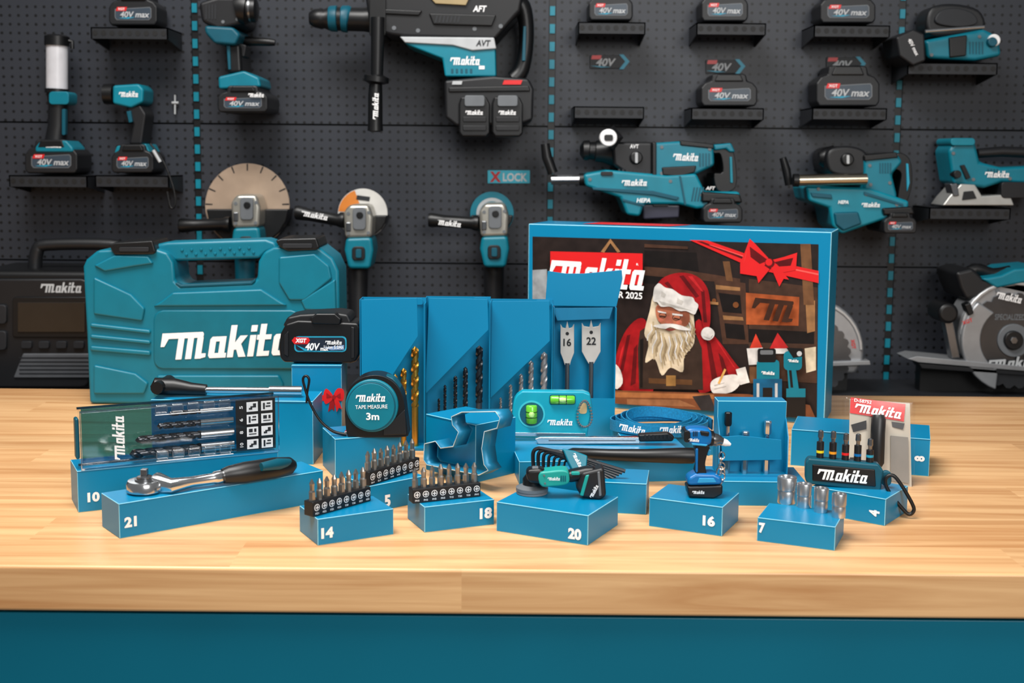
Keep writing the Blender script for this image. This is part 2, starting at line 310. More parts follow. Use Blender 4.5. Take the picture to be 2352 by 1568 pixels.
pt(t,'nose',BLK,[(711,42,14),(722,42,21),(740,43,24),(745,43,22),(756,43,27),(835,45,27),(870,45,32)],2.02,20); pt(t,'collar',TEALD,[(756,43,27),(760,43,29),(774,43,30),(776,43,26),(784,43,26),(786,43,30),(800,44,31),(804,45,27)],2.02,20)
pp(t,'barrel_housing',BLK2,[(836,-25),(1205,-25),(1195,25),(1165,60),(1138,92),(930,86),(900,82),(850,72)],1.985,.114,.006); pp(t,'top_trim',M((160,140,100),.4),[(975,-20),(1085,-20),(1070,12),(1000,8)],1.98,.02,.001)
pp(t,'vent_block',BLK,[(985,30),(1140,34),(1130,60),(995,56)],1.98,.02,.002); vents(t,1000,36,1060,52,7,1.98,DG,2); pp(t,'barrel_rib',BLK,[(880,20),(970,24),(962,36),(880,32)],1.981,.02,.002); pp(t,'handle_clamp',BLK,rr(848,-10,886,84,8),1.98,.1,.004); screws(t,[(905,64),(960,70),(1150,60),(1090,66)],1.985,5)
pp(t,'motor_housing',TEALB,[(925,96),(1138,100),(1140,176),(1022,176),(1016,135),(940,105)],1.985,.1,.004); pp(t,'grey_stripe',LG_,[(918,84),(1135,86),(1140,112),(1085,116),(1040,104),(930,98)],1.981,.03,.002); vents(t,1036,158,1090,168,5,1.985,TEALD)
pt(t,'rear_handle',BLK,[(1160,0,20),(1195,8,20),(1208,50,18),(1208,110,17),(1198,160,18),(1180,182,20)],2.03,14,4); pp(t,'handle_inset',TEALD,[(1202,60),(1209,60),(1207,140),(1199,140)],2.012,.02,.001)
pt(t,'side_handle',BLK,[(868,40,16),(866,172,14),(865,176,29),(864,188,29),(863,194,15),(862,220,16.5),(862,284,17),(862,300,18),(862,303,10)],1.975,18)
pp(t,'battery_mount',BLK2,[(1020,184),(1135,174),(1215,180),(1226,204),(1224,276),(1198,286),(1048,290),(1022,270)],1.975,.11,.005); pp(t,'mount_ridge',BLK,[(1030,200),(1215,196),(1218,210),(1030,212)],1.972,.02,.002)
for x in (1055,1131):
    o=pp(t,'battery',BLK,[(x+4,222),(x+62,222),(x+70,238),(x+70,306),(x+62,314),(x+6,314),(x-1,304),(x-1,238)],1.965,.05,.003); pp(o,'latch',GR,rr(x+12,219,x+58,244,5),1.96,.02,.001); lg(o,x+34,258,40,11,1.965); pp(o,'ridge',BLK2,rr(x+8,268,x+62,280,3),1.963,.01,.001); pp(o,'ridge',BLK2,rr(x+8,288,x+62,300,3),1.963,.01,.001)
lg(t,1068,139,68,20,1.985); tx(t,'AVT',1110,99,34,14,1.981,DG,shear=.2,bold=.03); tx(t,'AFT',1102,20,32,14,1.985,shear=.2,bold=.03); lg(t,862,244,60,14,1.962,ang=88)
dec(t,'badge',[(LG_,[(1040,186),(1062,186),(1060,194),(1038,194)])],1.974,start=.0012); dec(t,'badge',[(RED,[(1158,184),(1200,184),(1196,194),(1154,194)])],1.974,start=.0012); dec(t,'display',[(WHT,rc(1100,151,1113,159))],1.985,start=.0008)
def grinder(label,disc,dr,dm,head,body,hand,extra=None):
    cx,cy=disc; hx,hy=head; t=T('angle_grinder',label,'angle grinder',gy(hx,hy+120,2.04)); hook(t,hx,hy,2.05)
    o=pp(t,'disc',dm,circ(cx,cy,dr,40),2.06,.004,.0005)
    if extra: extra(o)
    pp(t,'disc_guard',BLK,[(cx+dr*.98*cos(R(a)),cy+dr*.98*sin(R(a))) for a in range(5,176,17)],2.045,.05,.002)
    pp(t,'gear_head',M((185,182,172),.32,.7),[(hx-36,hy-20),(hx-22,hy-38),(hx+24,hy-38),(hx+32,hy-10),(hx+30,hy+38),(hx-32,hy+40)],2.0,.06,.006); pp(t,'head_plate',GR,rr(hx-14,hy-32,hx+16,hy+20,8),1.995,.02,.002); pp(t,'lock_button',BLK,circ(hx+2,hy-14,8,16),1.993,.01,.001); screws(t,[(hx-24,hy-18),(hx+23,hy-20),(hx-24,hy+28),(hx+22,hy+27)],2.0,4); pp(t,'head_rib',DSTEEL,[(hx-30,hy+2),(hx-18,hy+2),(hx-18,hy+24),(hx-30,hy+24)],1.998,.02,.002)
    pt(t,'side_handle',BLK,[(hand[0],hand[1],15),(hand[0]+6,hand[1],17),((hand[0]*2+hand[2])/3,(hand[1]*2+hand[3])/3,14),(hand[2]-8,hand[3],14),(hand[2],hand[3],18),(hand[2]+8,hand[3],18)],2.03)
    pp(t,'neck',TEAL,[(hx-30,hy+38),(hx+30,hy+36),(hx+34,hy+66),(hx+26,hy+110),(hx-24,hy+110),(hx-34,hy+66)],2.0,.07,.006); pp(t,'neck_inset',BLK2,rr(hx-16,hy+58,hx+14,hy+90,8),1.996,.02,.002); pp(t,'slide_switch',TEALD,rr(hx-7,hy+64,hx+6,hy+84,3),1.993,.01,.001)
    pt(t,'body',body,[(hx-2,hy+108,24),(hx-2,hy+180,22),(hx,hy+230,24)],2.04,16); return t
def slots(o): dec(o,'slots',[(BLK2,[(568+96*cos(R(a-1)),472+96*sin(R(a-1))),(568+96*cos(R(a+1)),472+96*sin(R(a+1))),(568+80*cos(R(a+1)),472+80*sin(R(a+1))),(568+80*cos(R(a-1)),472+80*sin(R(a-1)))]) for a in range(182,360,22)],2.06,step=0)
t=grinder('large angle grinder with slotted tan cutting disc above the case',(568,472),97,M((172,150,130),.45,.25),(565,485),TEALD,(412,518,520,515),slots)
def labl(o): dec(o,'disc_label',[(M((205,120,40),.5),[(833,488)]+[(833+56*cos(R(a)),490+56*sin(R(a))) for a in range(185,262,11)]),(M((120,70,50),.5),circ(833,490,14)),(RED,[(780,505),(805,500),(810,512),(785,520)]),(DG,[(820,448),(850,452),(848,462),(818,458)])],2.06)
t=grinder('grinder with white and orange disc, middle of the three grinders',(833,490),57,M((205,203,198),.5),(824,508),BLK2,(678,488,782,505),labl); lg(t,722,494,62,13,2.02,ang=-10)
def ring(o): dec(o,'disc_centre',[(LG_,circ(1130,490,36)),(TEAL,circ(1130,490,28))],2.06)
t=grinder('grinder with teal disc under the small teal sign',(1130,490),50,TEAL,(1136,505),BLK2,(984,505,1090,512),ring); lg(t,1030,512,58,13,2.02,ang=-6)
t=T('rotary_hammer','large teal rotary hammer with dust extractor and clear dust box','rotary hammer',gy(1560,500,2.04)); hook(t,1500,370)
pt(t,'chuck',BLK,[(1332,345,10),(1340,345,22),(1352,345,23),(1354,346,20),(1366,346,20),(1368,347,24),(1385,347,26),(1408,348,34)],2.02,18); pt(t,'side_handle_end',BLK2,[(1396,300,18),(1410,316,22),(1396,334,18)],1.98); pp(t,'handle_cap',WHT,circ(1398,316,20),1.965,.02,.002); pp(t,'handle_cap_core',BLK,rr(1388,309,1408,323,4),1.963,.01,.001)
pp(t,'gear_housing',BLK2,[(1405,326),(1500,326),(1500,406),(1440,400),(1410,380)],1.985,.1,.005); pp(t,'selector_knob',BLK,circ(1462,362,15,20),1.978,.02,.003); pp(t,'selector_mark',LG_,rr(1459,350,1465,374,2),1.977,.004,0); vents(t,1420,388,1492,398,8,1.985,DG); pp(t,'motor_housing',TEAL,[(1500,328),(1560,324),(1640,334),(1642,380),(1600,400),(1560,410),(1500,406)],1.98,.1,.005); pp(t,'housing_band',BLK,[(1498,326),(1508,326),(1508,408),(1498,408)],1.977,.09,.002); vents(t,1606,352,1634,382,4,1.98,TEALD); screws(t,[(1520,398),(1520,338),(1588,394),(1630,342)],1.98); pp(t,'soft_grip',BLK,[(1520,384),(1600,380),(1596,396),(1560,406),(1522,402)],1.977,.02,.002); pp(t,'top_grip',BLK,[(1562,322),(1640,331),(1640,342),(1562,334)],1.978,.08,.002)
pp(t,'rear_grip',BLK,cr([(1638,336),(1672,330),(1688,360),(1690,430),(1650,438),(1640,400),(1660,395),(1655,355),(1640,352)],4,True),1.99,.08,.005); pp(t,'handle_trim',TEAL,[(1640,332),(1680,328),(1690,350),(1676,350),(1668,342),(1640,346)],1.985,.07,.003); pp(t,'grip_stripe',TEALB,[(1676,360),(1682,360),(1684,420),(1678,420)],1.987,.01,.001)
pp(t,'dust_extractor',TEALB,[(1340,400),(1395,390),(1530,402),(1600,398),(1620,440),(1700,440),(1704,470),(1600,480),(1560,470),(1480,470),(1470,498),(1440,494),(1425,455),(1345,428)],1.975,.1,.005); pp(t,'extractor_seam',TEALD,[(1430,456),(1480,470),(1480,474),(1430,461)],1.973,.01,0); pp(t,'extractor_seam',TEALD,[(1560,404),(1564,404),(1576,470),(1572,470)],1.973,.01,0)
pp(t,'lower_trim',TEALD,[(1360,430),(1500,438),(1560,452),(1555,460),(1500,448),(1362,436)],1.972,.02,.001); screws(t,[(1355,412),(1540,416),(1612,448)],1.975); pp(t,'release_button',BLK,rr(1380,394,1408,403,3),1.972,.02,.001); vents(t,1590,430,1618,462,4,1.975,TEALD,3)
pp(t,'dust_box',M((60,60,75),.25),[(1475,468),(1562,470),(1560,500),(1478,504)],1.985,.08,.003); pp(t,'dust_box_latch',BLK2,rr(1500,464,1536,474,3),1.98,.02,.001); pt(t,'guide_rod',STEEL,[(1266,413,11),(1345,412,11)],2.0); pt(t,'rod_ring',BLK,[(1330,412,14),(1348,412,15)],2.0); pt(t,'nozzle',BLK,[(1252,330,10),(1256,360,12),(1270,398,12)],2.0); pp(t,'battery_mount',BLK,[(1612,440),(1700,446),(1706,466),(1612,464)],1.966,.09,.003); battery(t,1660,512,92,58,1.962,.1)
lg(t,1575,360,58,18,1.98,ang=-2); lg(t,1457,419,58,15,1.971); tx(t,'HEPA',1478,460,32,10,1.968,bold=.03,shear=.2); tx(t,'AVT',1457,336,20,9,1.985); tx(t,'AFT',1632,432,22,8,1.975,shear=.2)
t=T('compact_rotary_hammer','smaller teal hammer drill with steel guide tube at right','rotary hammer',gy(2000,535,2.04)); hook(t,1960,380)
pt(t,'nozzle',BLK,[(1798,362,8),(1806,390,10),(1812,425,9)],2.0); pt(t,'guide_tube',M((190,180,160),.25,1),[(1828,414,13),(1990,411,13)],1.97,18); pt(t,'tube_ring',BLK,[(1822,414,15),(1834,414,15)],1.97,18); pt(t,'chuck',BLK,[(1880,362,14),(1890,362,22),(1912,362,28)],2.02,18); pp(t,'gear_housing',BLK2,cr([(1905,345),(1945,335),(1985,345),(2000,375),(1985,402),(1920,402),(1900,380)],4,True),1.99,.1,.005); pp(t,'selector_knob',BLK,circ(1948,366,15,20),1.983,.02,.003); pp(t,'selector_mark',LG_,rr(1945,356,1951,376,2),1.982,.004,0)
pp(t,'motor_housing',TEAL,[(1985,360),(2062,352),(2075,372),(2050,400),(2062,450),(2050,480),(1985,440)],1.985,.1,.005); pp(t,'top_grip',BLK,[(1985,356),(2060,349),(2064,362),(1986,370)],1.982,.08,.002); pp(t,'rear_grip',BLK,cr([(2062,352),(2090,365),(2096,420),(2082,465),(2062,462),(2070,400),(2055,385)],4,True),1.995,.07,.004); vents(t,2020,374,2050,398,5,1.985,TEALD); screws(t,[(1998,380),(2000,424),(2044,420)],1.985); pp(t,'grip_stripe',CYAN,[(2082,375),(2087,376),(2090,420),(2084,440)],1.992,.01,.001)
pp(t,'dust_extractor',TEALB,[(1850,428),(2000,432),(2090,462),(2086,490),(2030,505),(1985,520),(1935,538),(1912,520),(1905,478),(1858,462)],1.975,.1,.005); pp(t,'lower_trim',TEALD,[(1862,442),(1910,446),(1912,456),(1866,452)],1.972,.02,.001); pp(t,'dust_box',TEALD,[(1916,488),(1972,486),(1980,514),(1938,530),(1920,516)],1.97,.08,.003); pp(t,'extractor_seam',TEALD,[(1985,440),(2075,468),(2074,473),(1984,446)],1.973,.01,0); screws(t,[(1880,434),(1990,446),(2060,470)],1.975); pp(t,'battery_mount',BLK,[(2028,478),(2096,474),(2102,492),(2030,494)],1.966,.09,.003); battery(t,2068,536,76,48,1.962,.1); lg(t,2000,470,42,11,1.972); tx(t,'HEPA',1937,464,24,8,1.972,bold=.03,shear=.2)
t=T('jigsaw','teal jigsaw with silver foot plate at right edge','jigsaw',gy(2250,474,2.05)); J=2.02
pp(t,'body',TEAL,[(2178,345),(2196,322),(2240,320),(2252,372),(2300,384),(2400,380),(2400,425),(2300,420),(2262,432),(2190,422)],J,.07,.006); pp(t,'top_knob',TEALB,rr(2184,317,2240,334,7),J-.005,.07,.003); pt(t,'grip',BLK2,[(2245,352,11),(2300,348,12),(2400,352,13)],J+.03); vents(t,2268,388,2296,404,4,J,TEALD); screws(t,[(2190,352),(2236,412),(2320,410)],J); pp(t,'lever',BLK,[(2206,380),(2216,378),(2230,408),(2220,412)],J-.005,.01,.001); pp(t,'blade_guard',DSTEEL,[(2182,422),(2200,420),(2204,450),(2190,452)],J-.006,.03,.002)
pp(t,'foot_plate',M((190,190,186),.35,.6),[(2165,472),(2180,452),(2208,422),(2240,424),(2256,450),(2320,446),(2330,472)],J-.004,.06,.002); pp(t,'foot_slot',BLK2,[(2214,440),(2236,438),(2244,456),(2210,460)],J-.006,.01,.001); pp(t,'battery',BLK2,rr(2300,418,2400,455,8),J-.006,.07,.003); lg(t,2290,400,56,15,J,off=.001); pp(t,'knob',BLK,circ(2200,400,9),J-.01,.02,.001)
t=T('power_tool','black and teal power tool on the top right shelf','power tool',gy(2200,142,2.05)); J=2.02
pp(t,'battery',BLK2,[(2058,85),(2100,66),(2125,78),(2128,140),(2098,152),(2066,130)],J-.02,.08,.004); pp(t,'body',TEAL,[(2125,92),(2210,76),(2262,66),(2296,84),(2302,128),(2240,140),(2130,134)],J,.07,.006); pp(t,'dome',BLK2,cr([(2128,60),(2140,18),(2190,8),(2250,22),(2264,62),(2220,80),(2150,84)],4,True),J+.01,.06,.006); pp(t,'dome_cap',DG,cr([(2150,52),(2160,26),(2195,18),(2235,30),(2244,54),(2200,62)],4,True),J+.004,.02,.003); vents(t,2226,96,2262,124,5,J,TEALD); screws(t,[(2140,126),(2250,84)],J)
pt(t,'steel_bar',STEEL,[(2125,72,4),(2260,62,4)],J-.02,10); pp(t,'grip_panel',BLK,[(2180,86),(2222,80),(2220,128),(2182,132)],J-.004,.03,.002); tx(t,'40V max',2098,108,42,9,J-.02,ang=-60); pp(t,'knob',WHT,circ(2285,92,14),J-.006,.01,.002); pp(t,'knob_core',TEALD,circ(2281,96,11),J-.009,.01,.002)
t=T('jobsite_radio','big black jobsite radio behind the carrying case','radio',V((gy(100,880,1.95).x,1.95,zl))); J=1.93
a=gy(-60,620,J); b=gy(310,620,J)
MB().box(a.x,b.x,J,2.08,zl,a.z).build('body',BLK,t,.01,3); pt(t,'handle',BLK2,[(80,618,16),(86,575,15),(110,562,14),(255,562,14),(278,580,15),(285,618,16)],J+.05,14,4); pp(t,'front_frame',BLK2,rr(-50,640,205,890,20),J-.006,.01,.004); pp(t,'display_frame',BLK,rr(28,682,205,775,8),J-.009,.004,.002); pp(t,'display',M((40,34,28),.25),rc(40,694,195,763),J-.011,.004,.001); pp(t,'speaker_grille',M((80,82,86),.55),[(30,868),(52,812),(205,812),(205,868)],J-.009,.006,.002); dec(t,'grille_bars',[(DG,rc(44,y,205,y+3)) for y in range(820,864,9)],J-.009,step=0,start=.0008); lg(t,140,660,94,24,J-.006,LG_)
for y in (700,760): pp(t,'corner_bumper',DG,rr(-20,y,14,y+44,8),J-.012,.02,.003)
for x in (60,100,140,180): pp(t,'button',DG,rr(x-12,784,x+12,800,4),J-.011,.006,.001)
SIL=M((158,160,163),.35,.55)
def csaw(t,cx,cy,J,Rr=128,br=.86):
    pp(t,'upper_guard',SIL,[(cx+Rr*cos(R(a)),cy+Rr*sin(R(a))) for a in range(158,383,9)]+[(cx+Rr*.82,cy+54),(cx-Rr*.8,cy+50)],J,.06,.006); pp(t,'guard_rib',M((190,192,194),.3,.6),[(cx+Rr*.97*cos(R(a)),cy+Rr*.97*sin(R(a))) for a in range(180,361,10)]+[(cx+Rr*.9*cos(R(a)),cy+Rr*.9*sin(R(a))) for a in range(360,179,-10)],J-.003,.01,.002)
    pp(t,'blade',M((92,94,98),.28,.85),gear(cx,cy+12,Rr*br,24),J-.004,.002,0); pp(t,'lower_guard',SIL,[(cx+Rr*br*1.1*cos(R(a)),cy+12+Rr*br*1.1*sin(R(a))) for a in range(110,236,9)]+[(cx+Rr*.6*cos(R(a)),cy+12+Rr*.6*sin(R(a))) for a in range(235,109,-9)],J-.008,.012,.003); pp(t,'flange',GR,circ(cx,cy+12,38),J-.0075,.005,.001); pp(t,'hub',BLK,circ(cx,cy+12,22),J-.014,.01,.002); pp(t,'arbor_bolt',DSTEEL,circ(cx,cy+12,9,6),J-.018,.01,.001)
t=T('circular_saw','silver and black circular saw at the right edge of wall','circular saw',V((gy(2300,860,1.95).x,1.99,zl))); J=1.96
csaw(t,2330,770,J); pp(t,'base_plate',SIL,[(2085,824),(2106,818),(2400,846),(2400,856),(2110,832)],J-.01,.06,.001); pp(t,'base_lip',BLK2,[(2110,834),(2400,858),(2400,866),(2118,846)],J-.008,.04,.001)
pp(t,'motor',BLK2,[(2195,625),(2235,615),(2260,640),(2300,650),(2400,640),(2400,690),(2300,668),(2220,690),(2205,660)],J,.1,.006); pp(t,'rear_housing',TEAL,[(2255,640),(2300,632),(2330,618),(2400,612),(2400,640),(2290,662)],J-.005,.1,.004); pt(t,'top_handle',BLK,[(2205,640,14),(2240,618,14),(2280,628,13),(2320,622,13)],J+.03,12,3); pp(t,'front_knob',BLK,circ(2180,720,24),J-.01,.06,.006); pp(t,'depth_bracket',DSTEEL,[(2170,740),(2190,738),(2206,822),(2186,824)],J-.004,.02,.002); pp(t,'guard_lever',BLK,[(2216,700),(2230,694),(2238,720),(2226,726)],J-.012,.02,.002); screws(t,[(2250,700),(2236,730),(2292,668)],J-.001,5); lg(t,2318,682,60,18,J,ang=-12,off=.0066); lg(t,2330,832,120,26,J-.008,LG_,ang=4,off=.001); tx(t,'SPECIALIZED',2320,728,70,14,J-.004,GR,bold=.02); tx(t,'XGT',2222,738,24,9,J-.008,RED,ang=20)
MB().box(gy(2130,870,J).x,gy(2400,870,J).x,J+.035,J+.06,zl,gy(2200,840,J).z).build('lower_edge',BLK,t)
t=T('hidden_circular_saw','grey circular saw mostly hidden behind the printed box','circular saw',V((gy(1890,860,1.95).x,1.99,zl)))
csaw(t,1868,805,J,118,.74); pp(t,'base_plate',SIL,[(1760,836),(1998,828),(2000,838),(1760,846)],J-.01,.06,.001); MB().box(gy(1790,870,J).x,gy(1960,870,J).x,J+.035,J+.06,zl,gy(1900,845,J).z).build('lower_edge',BLK,t); tx(t,'XGT',1960,790,22,9,J-.001,RED,ang=-80)
# ---------------- cartons
class C: pass
def carton(A,B,ytop,D,label,num=None,npos=None,nang=0,z0=0,name='carton',nsz=None):
    c=C(); P=gz(*A,z0); Q=gz(*B,z0); e=Q-P; c.ang=atan2(e.y,e.x); c.w=e.length; c.O=P; c.H=hat(P,ytop); c.ex=e.normalized(); c.n=V((-c.ex.y,c.ex.x,0)); c.D=D
    c.t=T(name,label,'box',P,c.ang); c.front=Pl(P,c.ang)
    MB().prism([P,Q,Q+c.n*D,P+c.n*D],Z*(c.H-z0)).build('body',[CARD,CARDE],c.t,.0005,1,bm_=True)
    h=Z*(c.H-z0)
    mb=MB(); mb.face([P+h*.97-c.n*.0003,Q+h*.97-c.n*.0003,Q+h*.985-c.n*.0003,P+h*.985-c.n*.0003]); mb.build('lid_seam',M((0,92,130),.5),c.t)
    if num: tx(c.t,num,npos[0],npos[1],nsz or 14*len(num),24,c.front,WHT,nang,'number',.05,off=.0005)
    return c
c10=carton((180,1177),(640,1125),1082,.05,'long blue carton marked 10 under the drill bit case','10',(215,1141))
c21=carton((275,1237),(743,1152),1157,.045,'long blue carton marked 21 carrying the ratchet','21',(300,1198))
c14=carton((730,1253),(904,1227),1192,.048,'small blue carton marked 14 with bit holder on top','14',(752,1223))
c5=carton((850,1178),(975,1152),1116,.045,'blue carton marked 5 half hidden between cartons 14 and 18','5',(890,1150))
c18=carton((975,1223),(1135,1204),1164,.048,'small blue carton marked 18 with bit holder','18',(1116,1178))
c20=carton((1140,1219),(1350,1253),1152,.07,'blue carton marked 20 with toy grinder on top','20',(1320,1226),nsz=30)
c16=carton((1490,1208),(1658,1232),1142,.055,'blue carton marked 16 with toy drill on top','16',(1628,1196))
c7=carton((1738,1242),(1917,1265),1188,.052,'blue carton marked 7 carrying four sockets','7',(1750,1212))
c4=carton((1862,1176),(2032,1208),1116,.06,'blue carton marked 4 under the teal bit clip','4',(2008,1178),90)
c8=carton((1815,1068),(2133,1094),985,.075,'long blue carton marked 8 behind the blister pack','8',(2112,1053),90)
cT=carton((350,1062),(720,1067),917,.06,'large blue carton under the T-handle behind the bit case')
cB=carton((672,1030),(786,1030),838,.055,'tall blue carton under the black battery, red bow print')
RDK=M((150,16,22),.4); bx=lambda L:[(766+(x-756)*.9,912+(y-912)*1.0) for x,y in L]
dec(cB.t,'bow_print',[(RED,[(738,907),(786,908),(786,921),(738,920)]),(RDK,bx([(748,914),(742,946),(752,938),(758,944),(760,918)])),(RED,bx(cr([(756,912),(738,892),(730,908),(736,928)],3,True))),(RED,bx(cr([(756,912),(766,892),(782,896),(780,920)],3,True))),(RDK,bx([(752,911),(738,902),(738,914)])),(RDK,bx([(760,911),(774,902),(774,914)])),(RED,bx([(756,912),(764,946),(770,936),(778,940),(766,912)])),(RDK,bx(circ(757,912,5,12)))],cB.front)
cM=carton((770,1099),(920,1086),1008,.06,'blue carton under the round tape measure')
cK=carton((978,1078),(1092,1109),950,.06,'tall shiny blue carton behind the metal cookie cutter')
cO=carton((1192,1112),(1600,1104),1060,.095,'long low blue carton under the knife and spirit level')
cL=carton((1425,1048),(1645,1045),1002,.07,'blue carton under the rolled lanyard')
cH=carton((1215,1168),(1484,1182),1098,.055,'blue carton under the hex keys behind carton 20')
cR=carton((1628,1160),(1850,1163),1104,.06,'blue carton under the upright bit display carton')
# ---------------- carrying case
J=1.665; t=T('tool_case','teal plastic carrying case with white lettering and black latches','case',V((gy(500,935,J).x,J+.04,ZT)))
q=Pl((0,J,0)); bot=[proj(V((gy(x,930,J).x,J,ZT+.001))) for x in (780,205)]
pp(t,'shell',CASEM,[(190,612),(197,596),(224,574),(350,569),(385,580),(398,602),(402,645),(414,657),(578,650),(590,640),(593,600),(606,578),(628,567),(728,564),(764,592),(778,622),(780,735)]+bot+[(198,760)],J,.08,.007,3)
pp(t,'handle',CASEM,[(348,572),(362,560),(385,556),(610,549),(632,556),(640,570),(612,580),(596,594),(400,600),(386,588)],J+.014,.045,.007,3)
pp(t,'hole_rim',TEALD,[(404,648),(416,654),(576,647),(586,640),(586,646),(578,653),(414,660),(402,652)],J-.001,.01,.001)
dots=MB(); qq=q.off(.0135)
for x in range(418,592,22):
    for dy in (574,584): dots.lathe(qq.at(x+(dy-574),dy-(x-418)*.03),[(.0022,0),(.0016,.0012),(0,.0014)],8,ax=(0,-1,0))
dots.build('grip_dots',CASEM,t)
rel=MB()
for p in ([(214,636),(300,676),(332,708),(326,738),(214,722)],[(214,610),(262,586),(340,588),(352,606),(310,612),(240,624)],[(640,590),(722,582),(756,610),(762,640),(700,690),(664,690),(640,650)],[(206,742),(345,758),(345,768),(206,752)],[(206,768),(345,782),(345,792),(206,778)],[(206,794),(345,806),(345,818),(206,806)],[(214,838),(310,858),(340,880),(330,905),(214,905)],[(690,690),(770,640),(772,715),(700,712)],[(395,672),(600,664),(640,690),(660,702),(350,704),(372,690)],[(360,862),(640,862),(650,880),(650,905),(350,905)]):
    rel.prism([q.at(*w,-.0045) for w in p],V((0,.008,0)))
rel.build('relief_panel',CASEM,t,.0028,2)
pp(t,'name_plate',M((0,102,122),.38,spec=.45),rr(352,712,690,848,22),J-.003,.006,.0025); lg(t,518,784,300,74,J-.003,WHT,ang=3,off=.001)
for p in ([(248,562),(262,557),(350,552),(358,578),(352,584),(262,585)],[(632,552),(645,548),(727,546),(734,568),(728,574),(660,577),(640,566)]):
    o=pp(t,'latch',BLK,p,J-.006,.075,.003); cx=sum(a for a,b in p)/len(p); cy=sum(b for a,b in p)/len(p); pp(o,'latch_inset',DG,rr(cx-32,cy-2,cx+36,cy+8,3),J-.008,.004,.001)
for x in (400,596): pt(t,'hinge_pin',TEALD,[(x,648,8),(x+.1,640,8)],J+.02)
# ---------------- printed calendar box
a0=R(-20); Pr=gz(1893,975); e=V((cos(a0),sin(a0),0)); n_=V((-sin(a0),cos(a0),0)); lo,hi=.2,.6
for _ in range(40):
    mid=(lo+hi)/2
    if proj(Pr-e*mid)[0]>1210: lo=mid
    else: hi=mid
wC=mid; Pl_=Pr-e*wC; HC=hat(Pr,533); t=T('calendar_box','large blue gift box printed with a bearded man in red','box',Pl_,a0)
MB().prism([Pl_,Pr,Pr+n_*.088,Pl_+n_*.088],Z*HC).build('body',[CARD,CARDE],t,.001,2,bm_=True)
q=Pl(Pl_,a0); K=lambda *c: M(tuple(int(x*.93) for x in c),.45,0,.25,70,.3)
DKB=K(38,29,26); BR=K(76,50,37); BR2=K(112,76,48); TAN=K(156,112,72); CRM=K(218,202,174); CRD=K(190,170,136); CRS=K(160,138,104); SKIN=K(178,106,78); RD=K(160,20,25); RD2=K(98,11,17); WH2=K(222,219,215); DK2=K(22,17,16)
strand=[]
for x,y0,y1,s in ((1498,738,796,-8),(1508,752,826,-6),(1520,764,846,2),(1538,766,842,4),(1552,766,838,6),(1564,762,822,8),(1576,752,806,8),(1584,734,786,6)):
    w=lambda x0,a,b,sp,t_: [(x0,a),(x0+t_,a),(x0+t_+sp*.2+4,a+(b-a)*.35),(x0+t_+sp*.6-3,a+(b-a)*.7),(x0+sp+1,b),(x0+sp-1,b),(x0+sp*.6-4,a+(b-a)*.7),(x0+sp*.2+3,a+(b-a)*.35)]
    strand+=[(CRD,w(x,y0,y1,s,4)),(CRS,w(x+5,y0+10,y1-8,s,2)),(WH2,w(x-3,y0+6,y1-14,s,2)),(CRS,w(x+8,y0+16,y1-18,s,1.2))]
